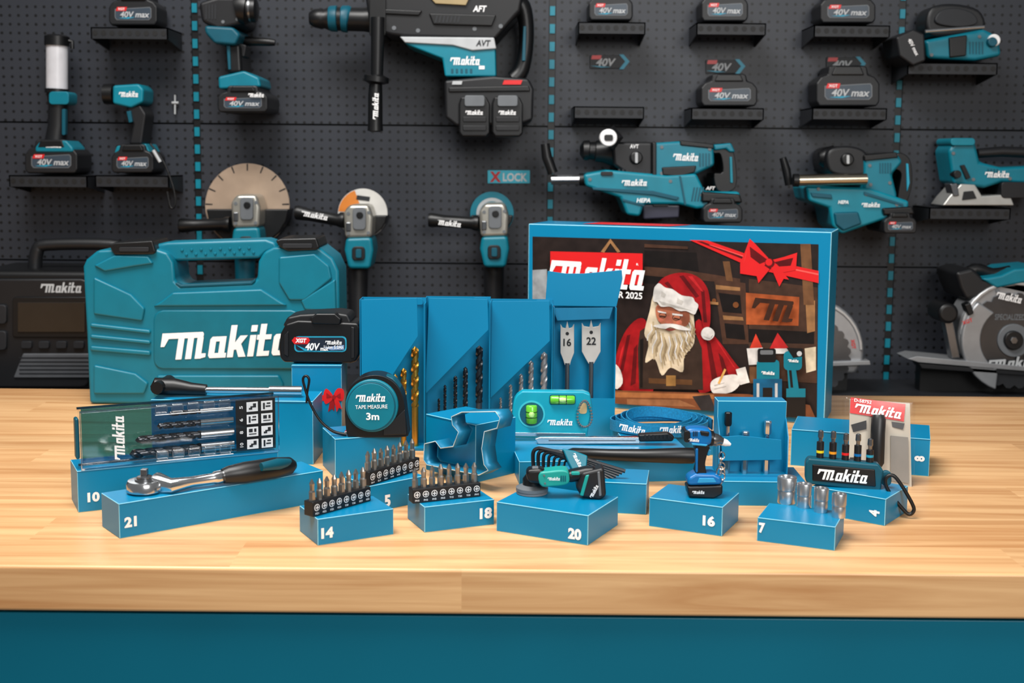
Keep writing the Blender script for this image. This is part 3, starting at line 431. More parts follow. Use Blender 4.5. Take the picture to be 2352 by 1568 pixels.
ly=[(DKB,[(1223,543),(1880,561),(1876,962),(1223,958)]),(K(150,155,160),[(1223,620),(1256,618),(1258,690),(1223,692)]),(DK2,[(1480,575),(1600,580),(1610,660),(1480,650)]),(BR,[(1480,612),(1560,618),(1700,640),(1700,652),(1480,632)]),(BR2,[(1660,600),(1676,600),(1692,700),(1680,705)]),(BR,[(1640,640),(1712,650),(1720,790),(1660,790)]),(TAN,[(1644,654),(1700,660),(1700,668),(1644,664)]),(DK2,[(1650,672),(1700,678),(1704,720),(1660,716)]),(TAN,[(1660,724),(1706,728),(1708,736),(1662,734)]),(DK2,[(1664,742),(1708,746),(1712,780),(1668,776)]),(K(70,48,36),[(1720,640),(1878,660),(1876,880),(1720,870)]),(DK2,[(1720,755),(1870,762),(1870,790),(1720,786)]),
 (TAN,[(1850,690),(1872,690),(1872,760),(1854,765)]),(BR2,[(1838,560),(1862,560),(1870,700),(1846,700)]),(K(172,84,42),[(1713,672),(1836,682),(1834,748),(1714,745)]),(TAN,[(1380,578),(1402,548),(1425,578),(1418,580),(1402,558),(1388,580)]),(CRM,[(1848,800),(1874,796),(1874,850),(1852,856)]),(BR,[(1480,560),(1580,566),(1580,572),(1480,568)]),(K(150,84,40),circ(1760,850,26,16,20)),(BR2,[(1722,842),(1738,842),(1738,880),(1722,880)]),(K(120,70,36),circ(1690,700,7,10)),(K(120,70,36),circ(1640,690,5,10)),(TAN,[(1612,690),(1650,694),(1650,700),(1612,697)]),
 (RED,[(1584,551),(1625,552),(1740,592),(1880,622),(1880,650),(1730,616)]),(RD2,[(1600,554),(1612,554),(1740,602),(1740,608)]),(M((236,90,84),.35),[(1632,562),(1740,598),(1740,601),(1628,562)]),(M((236,90,84),.35),[(1800,612),(1880,628),(1880,632),(1800,615)]),(RD2,[(1752,606),(1740,650),(1775,612)]),(RED,[(1768,596),(1735,560),(1722,548),(1712,575),(1700,605),(1700,628),(1745,622)]),(RD2,[(1765,598),(1730,572),(1722,566),(1724,590),(1745,606)]),(M((236,90,84),.35),[(1718,566),(1712,590),(1708,604),(1712,588)]),(RED,[(1768,598),(1800,590),(1831,580),(1828,620),(1800,625),(1775,614)]),(RD2,[(1778,602),(1812,594),(1822,592),(1816,610),(1790,612)]),(RED,[(1756,610),(1700,628),(1738,634),(1742,650),(1768,618)]),(RED,[(1770,612),(1790,658),(1800,640),(1812,642),(1784,606)]),(RD2,circ(1768,604,11)),(RED,circ(1766,602,8)),
 (K(205,60,40),[(1722,800),(1736,766),(1752,800)]),(WH2,[(1715,800),(1752,798),(1750,836),(1720,838)]),(K(195,40,40),[(1768,800),(1786,764),(1812,800)]),(WH2,[(1768,800),(1812,800),(1808,812),(1770,812)]),
 (RD,cr([(1472,730),(1440,755),(1418,805),(1411,860),(1420,892),(1500,898),(1490,760)],4,True)),(RD2,[(1440,770),(1448,768),(1432,850),(1422,860)]),(RD2,[(1456,800),(1464,790),(1460,880),(1448,886)]),(K(196,36,40),[(1428,800),(1434,790),(1420,850),(1418,846)]),(RD,cr([(1598,738),(1640,770),(1690,835),(1705,855),(1690,880),(1640,895),(1600,890)],4,True)),(RD2,[(1622,780),(1632,788),(1648,870),(1636,880)]),(RD2,[(1650,810),(1660,820),(1676,868),(1664,872)]),(K(196,36,40),[(1644,780),(1650,786),(1690,846),(1684,842)]),(K(54,40,33),[(1470,760),(1500,740),(1590,745),(1612,800),(1615,895),(1468,893),(1465,800)]),(DK2,[(1470,780),(1478,776),(1476,890),(1470,890)]),(K(90,60,35),[(1490,868),(1590,872),(1590,884),(1490,880)]),(K(150,110,60),rc(1530,862,1552,886)),
 (CRM,cr([(1504,675),(1492,715),(1480,765),(1490,788),(1482,832),(1504,824),(1520,862),(1540,844),(1568,854),(1572,818),(1594,788),(1594,735),(1586,700),(1540,700)],4,True))]+strand+[(SKIN,cr([(1510,700),(1550,706),(1580,712),(1582,742),(1555,752),(1525,748),(1508,728)],4,True)),(K(140,80,58),cr([(1562,712),(1582,714),(1582,742),(1568,748)],3,True)),(K(140,80,58),[(1510,702),(1580,713),(1580,719),(1510,708)]),(K(200,110,88),circ(1518,735,6,12,5)),(K(200,110,88),circ(1560,740,7,12,5)),(K(80,48,38),circ(1522,724,9,14,6.5)),(SKIN,circ(1522,724,7,14,5)),(K(80,48,38),circ(1554,729,10,14,7)),(SKIN,circ(1554,729,8,14,5.5)),(DK2,[(1516,724),(1528,726),(1528,728),(1516,727)]),(DK2,[(1548,729),(1561,732),(1561,734),(1548,732)]),(WH2,[(1510,713),(1530,717),(1530,720),(1512,717)]),(WH2,[(1544,719),(1568,722),(1568,726),(1544,723)]),(K(176,98,78),cr([(1532,724),(1540,726),(1545,742),(1527,741)],3,True)),(K(120,50,44),cr([(1524,752),(1540,754),(1552,756),(1538,760)],3,True)),(WH2,cr([(1500,748),(1530,743),(1560,746),(1588,758),(1560,757),(1540,751),(1526,755)],4,True)),
 (RD,cr([(1506,672),(1520,640),(1560,626),(1600,634),(1626,665),(1632,720),(1628,755),(1616,752),(1608,715),(1594,700),(1550,690)],4,True)),(RD2,[(1560,634),(1570,632),(1606,680),(1598,684)]),(RD2,[(1610,664),(1618,668),(1624,740),(1616,740)]),(RD2,[(1526,650),(1534,646),(1548,664),(1540,666)]),(K(196,36,40),[(1580,634),(1590,634),(1616,670),(1610,668)]),(WH2,cr([(1502,664),(1506,656),(1514,650),(1528,660),(1545,664),(1566,678),(1590,682),(1596,692),(1604,700),(1600,714),(1594,722),(1576,714),(1560,714),(1540,704),(1518,704),(1510,694),(1500,690)],3,True)),(K(184,180,174),[(1512,690),(1560,704),(1592,714),(1560,709),(1520,700)]),(K(196,192,186),[(1520,668),(1530,676),(1526,684),(1518,680)]),(K(196,192,186),[(1556,684),(1570,692),(1566,700),(1554,696)]),(WH2,cr([(1610,766),(1616,754),(1628,751),(1640,760),(1640,772),(1630,781),(1616,778)],3,True)),(K(184,180,174),cr([(1616,772),(1632,776),(1638,768),(1630,779)],3,True)),
 (WH2,[(1690,848),(1712,842),(1722,878),(1700,884)]),(WH2,cr([(1632,880),(1650,866),(1690,860),(1700,880),(1680,900),(1640,904)],4,True)),(K(180,176,170),[(1640,884),(1664,878),(1664,880),(1641,887)]),(K(180,176,170),[(1640,892),(1668,886),(1668,888),(1641,895)]),(WH2,cr([(1411,838),(1425,850),(1430,880),(1412,892)],3,True)),(K(215,165,90),[(1648,880),(1664,846),(1668,849),(1653,882)]),
 (K(120,70,42),[(1410,896),(1720,905),(1860,930),(1874,962),(1410,958)]),(K(165,105,62),[(1412,900),(1640,906),(1640,916),(1412,912)]),(K(150,100,66),[(1440,916),(1560,918),(1600,934),(1440,932)]),(K(45,42,45),[(1590,910),(1630,906),(1645,960),(1610,962)]),
 (TEAL,rr(1738,826,1790,880,8)),(BLK,rr(1740,800,1782,832,5)),(GR,rr(1746,804,1776,814,3)),(K(10,90,130),rc(1730,870,1796,912)),(LG_,rc(1738,880,1744,920)),(LG_,rc(1780,880,1786,920)),(BLK,rc(1752,890,1774,916)),(TEAL,rr(1800,806,1842,850,10)),(BLK,[(1806,798),(1844,800),(1846,818),(1822,822)]),(LG_,circ(1836,812,6,12)),(TEAL,[(1808,845),(1828,848),(1836,900),(1812,900)]),(BLK,[(1812,850),(1818,850),(1822,890),(1816,890)]),(BLK,rc(1806,900,1850,958)),(TEAL,rc(1806,892,1850,912)),
 (RED,[(1264,577),(1476,582),(1476,654),(1264,650)])]
dec(t,'printed_picture',ly,q,.00006,zmin=ZT+.008)
OF=.0004+len(ly)*.00006+.0004
lg(t,1370,626,218,66,q,WHT,ang=-1,off=OF); tx(t,'R 2025',1448,678,54,15,q,WHT,-1,bold=.02,off=OF); tx(t,'R',1464,607,5,5,q,WHT,off=OF); lg(t,1774,712,96,50,q,K(60,34,22),-3,OF,LM); lg(t,1764,856,30,8,q,off=OF); lg(t,1822,828,24,7,q,off=OF)
mb=MB()
tp=lambda f,g: Pl_+e*(wC*f)+n_*(.088*g)+Z*(HC+.0006)
mb.face([tp(.17,.3),tp(.47,.25),tp(.52,.85),tp(.2,.9)],0)
for i in range(60): c_=tp(random.uniform(.02,.98),random.uniform(.1,.95)); mb.face([c_+V((cos(j),sin(j),0))*.0008 for j in (0,1.2,2.5,3.8,5)],1)
mb.build('lid_print',[RED,WHT],t)
# ---------------- battery in front
J=cB.O.y+.006; t=T('battery','black battery with 40V label on the tall blue carton','battery',gy(732,836,J+.03))
pp(t,'housing',BLK,[(652,832),(643,822),(640,798),(644,766),(656,744),(684,736),(700,736),(822,742),(828,752),(826,812),(818,830),(806,834)],J,.05,.004,3); pp(t,'ridge',BLK2,[(648,750),(660,728),(690,722),(770,718),(800,722),(808,740),(800,750)],J+.008,.05,.004); pp(t,'latch',BLK,[(712,730),(726,720),(770,720),(784,732),(780,746),(716,744)],J-.003,.02,.002); pp(t,'side_rib',BLK2,[(806,750),(814,752),(814,822),(806,824)],J-.002,.01,.001); pp(t,'side_rib',BLK2,[(652,770),(662,760),(662,820),(652,814)],J-.002,.01,.001)
o=dec(t,'label_plate',[(CYAN,rr(676,772,796,808,9)),(M((24,34,48),.4),rr(679,775,793,805,8)),(RED,[(670,782),(676,774),(708,775),(712,781),(706,790),(676,790)]),(M((120,150,190),.4),[(742,798),(790,792),(790,803),(760,804)]),(CYAN,[(680,792),(700,800),(722,806),(700,806)])],J,start=.0006)
tx(t,'XGT',691,782,26,10,J,WHT,bold=.05,shear=.15,off=.002); tx(t,'40V',718,796,34,17,J,WHT,bold=.03,shear=.2,off=.002); tx(t,'max',745,802,18,7,J,WHT,bold=.03,off=.002); lg(t,766,786,38,10,J,off=.002); tx(t,'Li-ion 5.0Ah',766,797,44,8,J,WHT,bold=.02,off=.002)
# ---------------- drill cartons
def drillcarton(x0,x1,yt,yb,front,bits,mat,label,bl,grp):
    a=gz(x0,yb); Y0=a.y; b=gy(x1,yb,Y0); zt=hat(a,yt); t=T('drill_carton',label,'box',V(((a.x+b.x)/2,Y0,ZT))); d=.028
    MB().box(a.x,b.x,Y0+d,Y0+d+.001,ZT,ZT+zt).build('back_panel',CARD,t); MB().box(a.x,a.x+.001,Y0,Y0+d,ZT,ZT+zt).build('side_panel',CARD,t)
    MB().box(b.x-.001,b.x,Y0+.004,Y0+d,ZT,ZT+zt*.97).build('side_panel',CARD,t); MB().box(a.x+.001,b.x-.001,Y0,Y0+d,ZT,ZT+.003).build('base_panel',CARD,t)
    pp(t,'front_panel',[CARD,CARDE],front,Y0-.001,.001,.0003,1)
    pp(t,'top_tab',CARD,rr(x1-36,yt-3,x1-4,yt+12,4),Y0+d-.002,.001,.0002)
    for i,(x,y,r) in enumerate(bits):
        p=gy(x,y,Y0+.013); k=r*pl(Y0).k(x,y); z0=ZT+.003; zz=z0+(p.z-z0)*.4; mb=MB(); mb.path([V((p.x,p.y,z0)),V((p.x,p.y,zz))],k*.9,12,mi=1); mb.twist(V((p.x,p.y,zz)),p,k,(p.z-zz)/(k*7.5),mi=0)
        tag(mb.build('drill_bit',[mat,mat if mat is GOLD else DSTEEL],origin=(p.x,p.y,z0),ang=30),bl[i],'drill bit',grp)
    return t
od=['smallest','second smallest','middle-sized','second largest','largest']
drillcarton(828,975,688,1034,[(829,688),(958,684),(960,772),(836,962),(831,955)],[(908,858,5),(927,845,7),(953,795,9)],GOLD,'blue carton with cut-away front holding gold drill bits',['%s gold twist drill in the left drill carton'%o for o in ('smallest','middle-sized','longest')],'gold drill bits')
drillcarton(976,1124,686,1020,[(985,684),(1120,687),(1122,757),(977,905)],[(1008,914,3),(1022,883,3.6),(1046,862,4.6),(1069,842,6),(1101,793,8.5)],M((70,72,76),.26,.85),'blue cut-away carton holding dark drill bits, middle one',['%s dark twist drill in the middle drill carton'%o for o in od],'dark drill bits')
drillcarton(1125,1267,692,1012,[(1130,692),(1262,691),(1263,783),(1126,915)],[(1150,912,3),(1173,882,4),(1197,858,5),(1220,828,6),(1250,808,8)],M((170,170,172),.4,.7),'blue cut-away carton with grey masonry drills, beside spade bits',['%s grey masonry drill in the right drill carton'%o for o in od],'grey masonry drill bits')
a=gz(1268,1006); Y0=a.y; b=gy(1411,1006,Y0); zt=hat(a,706); t=T('spade_bit_carton','tall open blue carton with raised flap holding spade bits','box',V(((a.x+b.x)/2,Y0,ZT)))
MB().box(a.x,b.x,Y0+.026,Y0+.027,ZT,ZT+zt).build('back_panel',CARD,t)
for x in (a.x,b.x-.0012): MB().box(x,x+.0012,Y0,Y0+.026,ZT,ZT+zt).build('side_panel',CARD,t)
MB().box(a.x,b.x,Y0-.001,Y0,ZT,ZT+.05).build('front_panel',CARD,t); MB().box(a.x+.0012,b.x-.0012,Y0,Y0+.026,ZT,ZT+.003).build('base_panel',CARD,t)
pp(t,'inner_tab',M((0,108,148),.4),[(1270,708),(1408,706),(1400,732),(1280,736)],Y0+.002,.001,.0002); pp(t,'top_flap',[CARD,CARDE],[(1258,622),(1300,628),(1340,628),(1385,624),(1428,620),(1430,640),(1416,704),(1266,702),(1253,688)],Y0+.012,.001,.0003,1)
for x,w,s,top in ((1303,16,'16',738),(1358,22,'22',735)):
    J=Y0+.012; p=gy(x,905,J); k=pl(J).k(x,900); t=T('spade_bit','flat steel spade bit marked %s in the tall carton'%s,'spade bit',V((p.x,J,ZT+.003)),group='spade bits')
    sw=w*.98; pp(t,'blade',M((204,200,194),.42,.5),[(x,top),(x+4,top+16),(x+sw-5,top+14),(x+sw,top+6),(x+sw,top+72),(x+sw*.6,top+88),(x+6,top+100),(x-6,top+100),(x-sw*.6,top+88),(x-sw,top+72),(x-sw,top+6),(x-sw+5,top+14),(x-4,top+16)],J-.001,.003,.0004); pp(t,'hole',BLK2,circ(x,top+28,4,14),J-.0014,.0006,0)
    tx(t,s,x,top+48,22 if w==22 else 18,18,J-.001,BLK2,bold=.025); MB().path([gy(x,top+95,J),V((p.x,J,ZT+.003))],5.5*k,14).build('shank',DSTEEL,t)
# ---------------- drill bit set case on carton 10
f0_=.0025; q=Pl(c10.O+c10.n*f0_+c10.ex*.004,c10.ang); zb0=c10.H
def lowpt(f): return c10.O+c10.n*f0_+c10.ex*(f+.004)+Z*zb0
wd=(q.at(640,1000)-lowpt(0)).dot(c10.ex); hC=.0575
t=T('bit_set_case','clear plastic case with four drills on carton 10','case',lowpt(0),c10.ang)
g=lambda f,h,o=0: lowpt(wd*f)+Z*h+c10.n*o
MB().prism([g(.02,.002,.0172),g(1,.002,.0172),g(1,hC,.0172),g(.02,hC,.0172)],c10.n*.003).build('tray',clear_mat(.06,(.2,.5,.6)),t,.001)
MB().prism([g(0,0,-.002),g(1,0,-.002),g(1,hC,-.002),g(0,hC,-.002)],c10.n*.0186).build('lid',CLEAR,t,.003,2)
RIM=clear_mat(.42,(.6,.8,.9)); DRIM=M((6,36,48),.25)
for h in (.008,hC-.004):
    mb=MB()
    for i in range(5): mb.prism([g(.36+i*.08,h-.0045,-.006),g(.425+i*.08,h-.0045,-.006),g(.425+i*.08,h+.005,-.006),g(.36+i*.08,h+.005,-.006)],c10.n*.004)
    mb.build('lid_rib',clear_mat(.18),t,.0018)
    mb=MB(); mb.path([g(.36,h-.005,-.0062),g(.75,h-.005,-.0062)],.0004,6); mb.build('rib_edge',WHT,t)
for hh in ((0,.0018),(hC-.0018,hC)):
    MB().prism([g(0,hh[0],-.003),g(1,hh[0],-.003),g(1,hh[1],-.003),g(0,hh[1],-.003)],c10.n*.001).build('lid_rim',RIM,t); MB().prism([g(0,hh[0],.0166),g(1,hh[0],.0166),g(1,hh[1],.0166),g(0,hh[1],.0166)],c10.n*.003).build('tray_rim',DRIM,t)
for ff in ((0,.005),(.995,1)): MB().prism([g(ff[0],0,-.003),g(ff[1],0,-.003),g(ff[1],hC,-.003),g(ff[0],hC,-.003)],c10.n*.001).build('lid_rim',RIM,t)
MB().prism([g(-.02,.01,.002),g(0,.01,.002),g(0,.05,.002),g(-.02,.05,.002)],c10.n*.012).build('clasp',TEALD,t,.002)
MB().logo(g(.18,hC*.5,-.0035),Z,-c10.ex,.043,.0115).build('logo',WHT,t)
mb=MB(); mb.face([g(.775,.003,.001),g(.985,.003,.001),g(.985,.0555,.001),g(.775,.0555,.001)],0)
for i in range(4):
    for j in range(2):
        a_=.832+j*.077; b_=.0045+i*.0128; mb.face([g(a_,b_,.0006),g(a_+.06,b_,.0006),g(a_+.06,b_+.0098,.0006),g(a_,b_+.0098,.0006)],1)
        for (u0_,v0_,u1_,v1_) in (((.012,.002,.03,.004),(.02,.004,.05,.0055),(.034,.0055,.05,.0082)),((.01,.002,.05,.003),(.01,.0045,.03,.008),(.038,.0045,.05,.008)),((.01,.0015,.02,.008),(.024,.0035,.05,.005),(.03,.0065,.05,.008)))[(i+j*2)%3]: mb.face([g(a_+u0_,b_+v0_,.0003),g(a_+u1_,b_+v0_,.0003),g(a_+u1_,b_+v1_,.0003),g(a_+u0_,b_+v1_,.0003)],2)
    mb.text(('10','8','6','5')[i],g(.803,.0095+i*.0128,.0003),Z,-c10.ex,.0045 if i==0 else .003,.0035,mi=1)
mb.build('print_card',[BLK,WHT,DG],t)
for i,(h,f0,r) in enumerate(((.009,.24,.0048),(.0225,.27,.004),(.0345,.38,.0032),(.046,.44,.0025))):
    mb=MB(); mb.path([g(.77,h,.008),g(.6,h,.008)],r*.95,12,mi=1); mb.twist(g(.6,h,.008),g(f0,h,.008),r,(.6-f0)*wd/(r*7),mi=0)
    tag(mb.build('drill_bit',[M((70,72,76),.24,.85),STEEL],origin=g(.5,h,.008),ang=30),'%s dark drill lying inside the clear case'%('thickest','second thickest','second thinnest','thinnest')[i],'drill bit','drills in the clear case')
# ---------------- T-handle
J=cT.O.y+.02; q=pl(J); kz=q.k(500,900); zz=ZT+cT.H
t=T('t_handle_wrench','black gripped T-handle with chrome shaft on large carton','wrench',V((gy(500,900,J).x,J,zz)))
G=lambda x,r: V((gy(x,900,J).x,J,zz+r*kz))
MB().path([G(352,18)+V((0,-.004,0)),G(360,24)+V((0,-.003,0)),G(400,22),G(440,17),G(474,15)],[i*kz for i in (7,20,20,15,13)],14).build('grip',BLK,t); MB().path([G(472,15),G(622,15)],7.5*kz,14).build('shaft',STEEL,t); MB().path([G(620,15),G(694,15)],11*kz,16).build('socket_end',STEEL,t); MB().path([G(372,22)+V((0,-.02,.002)),G(372,22)+V((0,.03,0))],[.007,.008],12).build('cross_grip',BLK,t)
# ---------------- tape measure
P=gz(862,1004,cM.H); J=P.y; t=T('tape_measure','round teal and black 3m tape measure with wrist cord','tape measure',P)
pp(t,'housing',BLK,cr([(797,998),(792,940),(800,895),(830,868),(870,862),(905,878),(925,910),(932,955),(936,990),(930,1003),(850,1004),(810,1003)],4,True),J,.03,.005,3)
pp(t,'face',TEAL,circ(854,932,61,40),J-.003,.01,.002); pp(t,'rim',TEALD,circ(852,934,57,40),J-.0035,.01,.0006); pp(t,'inner_face',TEAL,circ(852,934,54,40),J-.004,.01,.0006)
pp(t,'grip_ribs',BLK2,[(880,985),(930,940),(934,998),(880,1000)],J-.002,.004,.001); pp(t,'brake_button',TEALD,[(884,862),(904,868),(922,892),(914,898),(896,876)],J+.006,.018,.002)
lg(t,851,913,68,19,J-.004,ang=1); tx(t,'TAPE MEASURE',853,934,74,9,J-.004,bold=.01,ang=2); tx(t,'3m',856,956,30,17,J-.004,bold=.03)
pt(t,'wrist_cord',BLK,[(796,998,4),(765,990,3.5),(735,965,3),(712,925,3),(700,890,3),(696,870,3),(703,863,3),(710,872,3),(706,900,2.5),(704,925,2.5)],J+.004,10,5); pp(t,'hook',STEEL,[(790,992),(800,990),(802,1003),(790,1002)],J+.005,.012,.0005)
# ---------------- ratchet
h=c21.H; t=T('ratchet','chrome ratchet wrench with black and teal grip on carton 21','ratchet',gz(400,1105,h)); cz=lambda x,y,r: gz(x,y,h+r)
hd=gz(333,1130,h); MB().lathe(hd,[(.013,0),(.0165,.002),(.0168,.009),(.015,.0115),(.005,.012)],32).build('head',STEEL,t); MB().lathe(hd+Z*.012,[(.009,0),(.009,.001),(.007,.0012),(.007,.003),(.004,.004)],18).build('selector_dial',DSTEEL,t); MB().box(hd.x-.003,hd.x+.003,hd.y-.003,hd.y+.003,hd.z+.016,hd.z+.022).build('drive_square',DSTEEL,t,.0006)
MB().path([hd+Z*.006+V((.01,.006,0)),cz(395,1115,.007),cz(440,1106,.007),cz(490,1098,.008),cz(494,1097,.008),cz(518,1092,.008)],[.011,.007,.005,.005,.0062,.0062],16).build('shaft',STEEL,t)
MB().path([cz(512,1093,.009),cz(525,1090,.0095),cz(560,1085,.0105),cz(630,1074,.0105),cz(665,1069,.009),cz(678,1067,.009)],[.007,.0085,.0102,.0102,.0085,.004],16).build('grip',BLK,t); MB().path([cz(600,1072,.0165),cz(640,1065,.0165),cz(664,1062,.013)],[.004,.0055,.004],12).build('grip_inset',TEALD,t)
# ---------------- bit holders
def holder(A_,B_,c,n,h,hl,bl,bw,gp):
    P=gz(*A_,c.H); Q=gz(*B_,c.H); e=Q-P; w=e.length; ex=e.normalized(); an=atan2(e.y,e.x); nn=V((-ex.y,ex.x,0))
    t=T('bit_holder',hl,'bit holder',P,an,'black bit holders'); MB().prism([P,Q,Q+Z*h,P+Z*h],nn*.012).build('bar',BLK2,t,.0008)
    mb=MB(); 
    for i in range(n):
        c_=P+ex*(w*(i+.5)/n)+Z*h*.6; rad=min(w/n*.36,.0042)
        mb.face([c_-nn*.0004+(ex*cos(a)+Z*sin(a))*rad for a in [j*pi/8 for j in range(16)]],0); mb.face([c_-nn*.0006+(ex*cos(a)+Z*sin(a))*rad*.78 for a in [j*pi/8 for j in range(16)]],1)
        for u,v in ((ex,Z),(Z,ex)): mb.face([c_-nn*.0008+u*rad*.6+v*rad*.14,c_-nn*.0008+u*rad*.6-v*rad*.14,c_-nn*.0008-u*rad*.6-v*rad*.14,c_-nn*.0008-u*rad*.6+v*rad*.14],0)
        mb.text(bw[i%len(bw)],P+ex*(w*(i+.5)/n)+Z*h*.2-nn*.0005,ex,Z,rad*1.3,h*.12,mi=0)
    mb.build('size_marking',[WHT,BLK2],t)
    for i in range(n):
        b=P+ex*(w*(i+.5)/n)+nn*.006+Z*h; s=random.choice((1,.96,1.04)); mb=MB(); mb.path([b,b+Z*.0075*s,b+Z*.009*s,b+Z*.0125*s,b+Z*.015*s,b+Z*.019*s],[.0031,.0031,.0022,.0022,.0026,.0007],6+2*(i%2))
        tag(mb.build('screwdriver_bit',M((160,156,150),.28,.88),origin=b,ang=25),bl,'screwdriver bit',gp)
holder((719,1188),(852,1150),c14,8,.0135,'black holder of steel bits standing on carton 14','steel bit in the leftmost black holder, in front of the ratchet grip',['PZ1','PZ2','PZ2','PZ3','T20','T25'],'bits in the leftmost black holder')
holder((848,1116),(964,1080),c5,8,.0135,'black holder of steel bits on carton 5, furthest back','steel bit in the rearmost black holder, below the tape measure',['SL4','SL5','SL6','H4','H5'],'bits in the rearmost black holder')
holder((948,1157),(1104,1140),c18,8,.0135,'black holder of steel bits standing on carton 18','steel bit in the rightmost black holder, before the cookie cutter',['PH1','PH2','PH2','PH3','T15','T20','T25'],'bits in the rightmost black holder')
# ---------------- cookie cutter
q=Pl(cK.O-cK.n*.0205,cK.ang); lp=[(1036,956),(1060,945),(1138,944),(1149,960),(1142,984),(1113,992),(1107,1030),(1112,1066),(1122,1080),(1100,1092),(1040,1080),(980,1068),(972,1056),(974,1018),(1000,1012),(1012,1028),(1040,1024),(1052,992),(1038,976)]
pts=[q.at(*p) for p in lp]; mb=MB(); N=len(pts)
for p in pts: p.z=max(p.z,ZT+.0006)
mb.add(pts+[p+q.n*.019 for p in pts],[[i,(i+1)%N,N+(i+1)%N,N+i] for i in range(N)])
o=tag(mb.build('cookie_cutter',[M((20,118,156),.42,.2,.03),M((205,225,232),.4,.3)],origin=(pts[0].x,q.P.y,ZT),ang=25),'thin metal cookie cutter shaped like a drill outline','cookie cutter'); md=o.modifiers.new('wall','SOLIDIFY'); md.thickness=.0011; md.material_offset_rim=1
# ---------------- spirit level
P=gz(1262,1009,cO.H); J=P.y; t=T('spirit_level','small blue spirit level with two green vials','spirit level',P); LB=M((10,152,176),.35)
pp(t,'body',LB,cr([(1180,1006),(1176,960),(1182,915),(1200,898)],3)+[(1340,899),(1356,905),(1361,940),(1352,980),(1348,1010)],J,.014,.002); pp(t,'recess_rim',M((60,185,200),.35),circ(1221,951,31,28),J-.0005,.001,0); pp(t,'recess',M((16,84,104),.3),circ(1221,951,27,28),J-.0009,.001,0); pp(t,'recess',M((16,84,104),.3),rr(1262,906,1322,929,5),J-.0008,.001,0); pp(t,'finger_slot',M((200,170,120),.5),rr(1330,925,1348,950,6),J-.0006,.001,0)
for a,b,r in (((1221,930),(1221,972),13),((1264,918),(1320,918),10)):
    o=pt(t,'vial',GREEN,[(*a,r*.8),(a[0]+(b[0]-a[0])*.06,a[1]+(b[1]-a[1])*.06,r),(a[0]+(b[0]-a[0])*.94,a[1]+(b[1]-a[1])*.94,r),(*b,r*.8)],J-.001,16); m1=(a[0]*.66+b[0]*.34,a[1]*.66+b[1]*.34,r+.5); m2=(a[0]*.36+b[0]*.64,a[1]*.36+b[1]*.64,r+.5); dx=((b[0]-a[0])*.03,(b[1]-a[1])*.03)
    for m_ in (m1,m2): pt(o,'vial_line',BLK,[m_,(m_[0]+dx[0],m_[1]+dx[1],r+.5)],J-.001,16)
    pt(o,'bubble',M((190,232,140),.2),[(m1[0]+dx[0],m1[1]+dx[1],r*.45),((m1[0]+m2[0])/2,(m1[1]+m2[1])/2,r*.6),(m2[0],m2[1],r*.45)],J-.0052,10)
lg(t,1286,969,58,15,J); pp(t,'metal_edge',STEEL,[(1182,993),(1345,995),(1345,1003),(1182,1001)],J-.001,.002,.0003)
mb=MB()
for i in range(26): a=2*pi*i/26; mb.lathe(pl(J-.004).at(1343+20*cos(a)*(.8+.2*sin(a)),950+30*sin(a)),[(0,-.0015),(.0011,-.001),(.0015,0),(.0011,.001),(0,.0015)],8)
mb.build('bead_chain',M((150,150,150),.3,.8),t)
# ---------------- knife and grip tool on carton O
J=gz(1400,1046,cO.H).y+.012; kz=pl(J).k(1400,1040); t=T('utility_knife','slim silver knife with black slider lying on low carton','knife',gz(1400,1028,cO.H))
JJ=gz(1400,1022,cO.H).y; pp(t,'body',STEEL,[(1228,1008),(1240,1004),(1470,1004),(1470,1019),(1236,1020)],JJ,.008,.001); pp(t,'slider',BLK,[(1466,998),(1535,994),(1550,1003),(1546,1014),(1468,1015)],JJ-.002,.011,.002); pp(t,'blade_channel',DSTEEL,rc(1260,1010,1460,1013),JJ-.0006,.001,0)
for x in range(1480,1540,9): pp(t,'slider_rib',BLK2,rc(x,999,x+4,1008),JJ-.003,.002,0)
t=T('gripped_hand_tool','black rubber grip hand tool lying in front of the knife','hand tool',gz(1450,1055,cO.H)); G=lambda x,y,r: gz(x,y,cO.H+r*kz)
MB().path([G(1300,1038,8),G(1316,1040,12),G(1400,1044,14),G(1480,1046,16),G(1560,1046,18),G(1590,1046,18),G(1599,1046,16)],[i*kz for i in (5,12,13,15,18,18,12)],16).build('grip',BLK,t)
MB().path([G(1250,1034,6),G(1300,1038,8)],[.002,.0025],10).build('blade',DSTEEL,t)
# ---------------- hex keys
q=Pl(gz(1320,1100,cH.H),0,R(18)); t=T('hex_key_holder','teal plastic clip holding the fan of hex keys','holder',q.P); pp(t,'clip',TEAL,[(1291,1030),(1318,1034),(1350,1046),(1346,1088),(1318,1088),(1304,1060)],q.off(-.006),.016,.0015); lg(t,1326,1056,34,9,q.off(-.006),ang=-62)
for i in range(7):
    r=4.6-.32*i; pts=[(1226+11*i,1084-2*i,r),(1224+12*i,1050+3*i,r),(1226+12*i,1036+4*i,r),(1234+12*i,1030+4.5*i,r),(1250+11*i,1031+5*i,r),(1330+6*i,1050+5.5*i,r),(1436-7*i,1082+4*i,r)]
    qq=q.off(.0008*i); pts=cr(pts,4); mb=MB().path([qq.at(x,y) for x,y,_ in pts],[p[2]*qq.k(1300,1060) for p in pts],6)
    tag(mb.build('hex_key',M((26,27,30),.3,.4),origin=qq.at(1300,1060),ang=20),'black L-shaped hex key, %s in the teal clip'%('largest','second largest','third largest','middle-sized','third smallest','second smallest','smallest')[i],'hex key','hex keys in the clip')
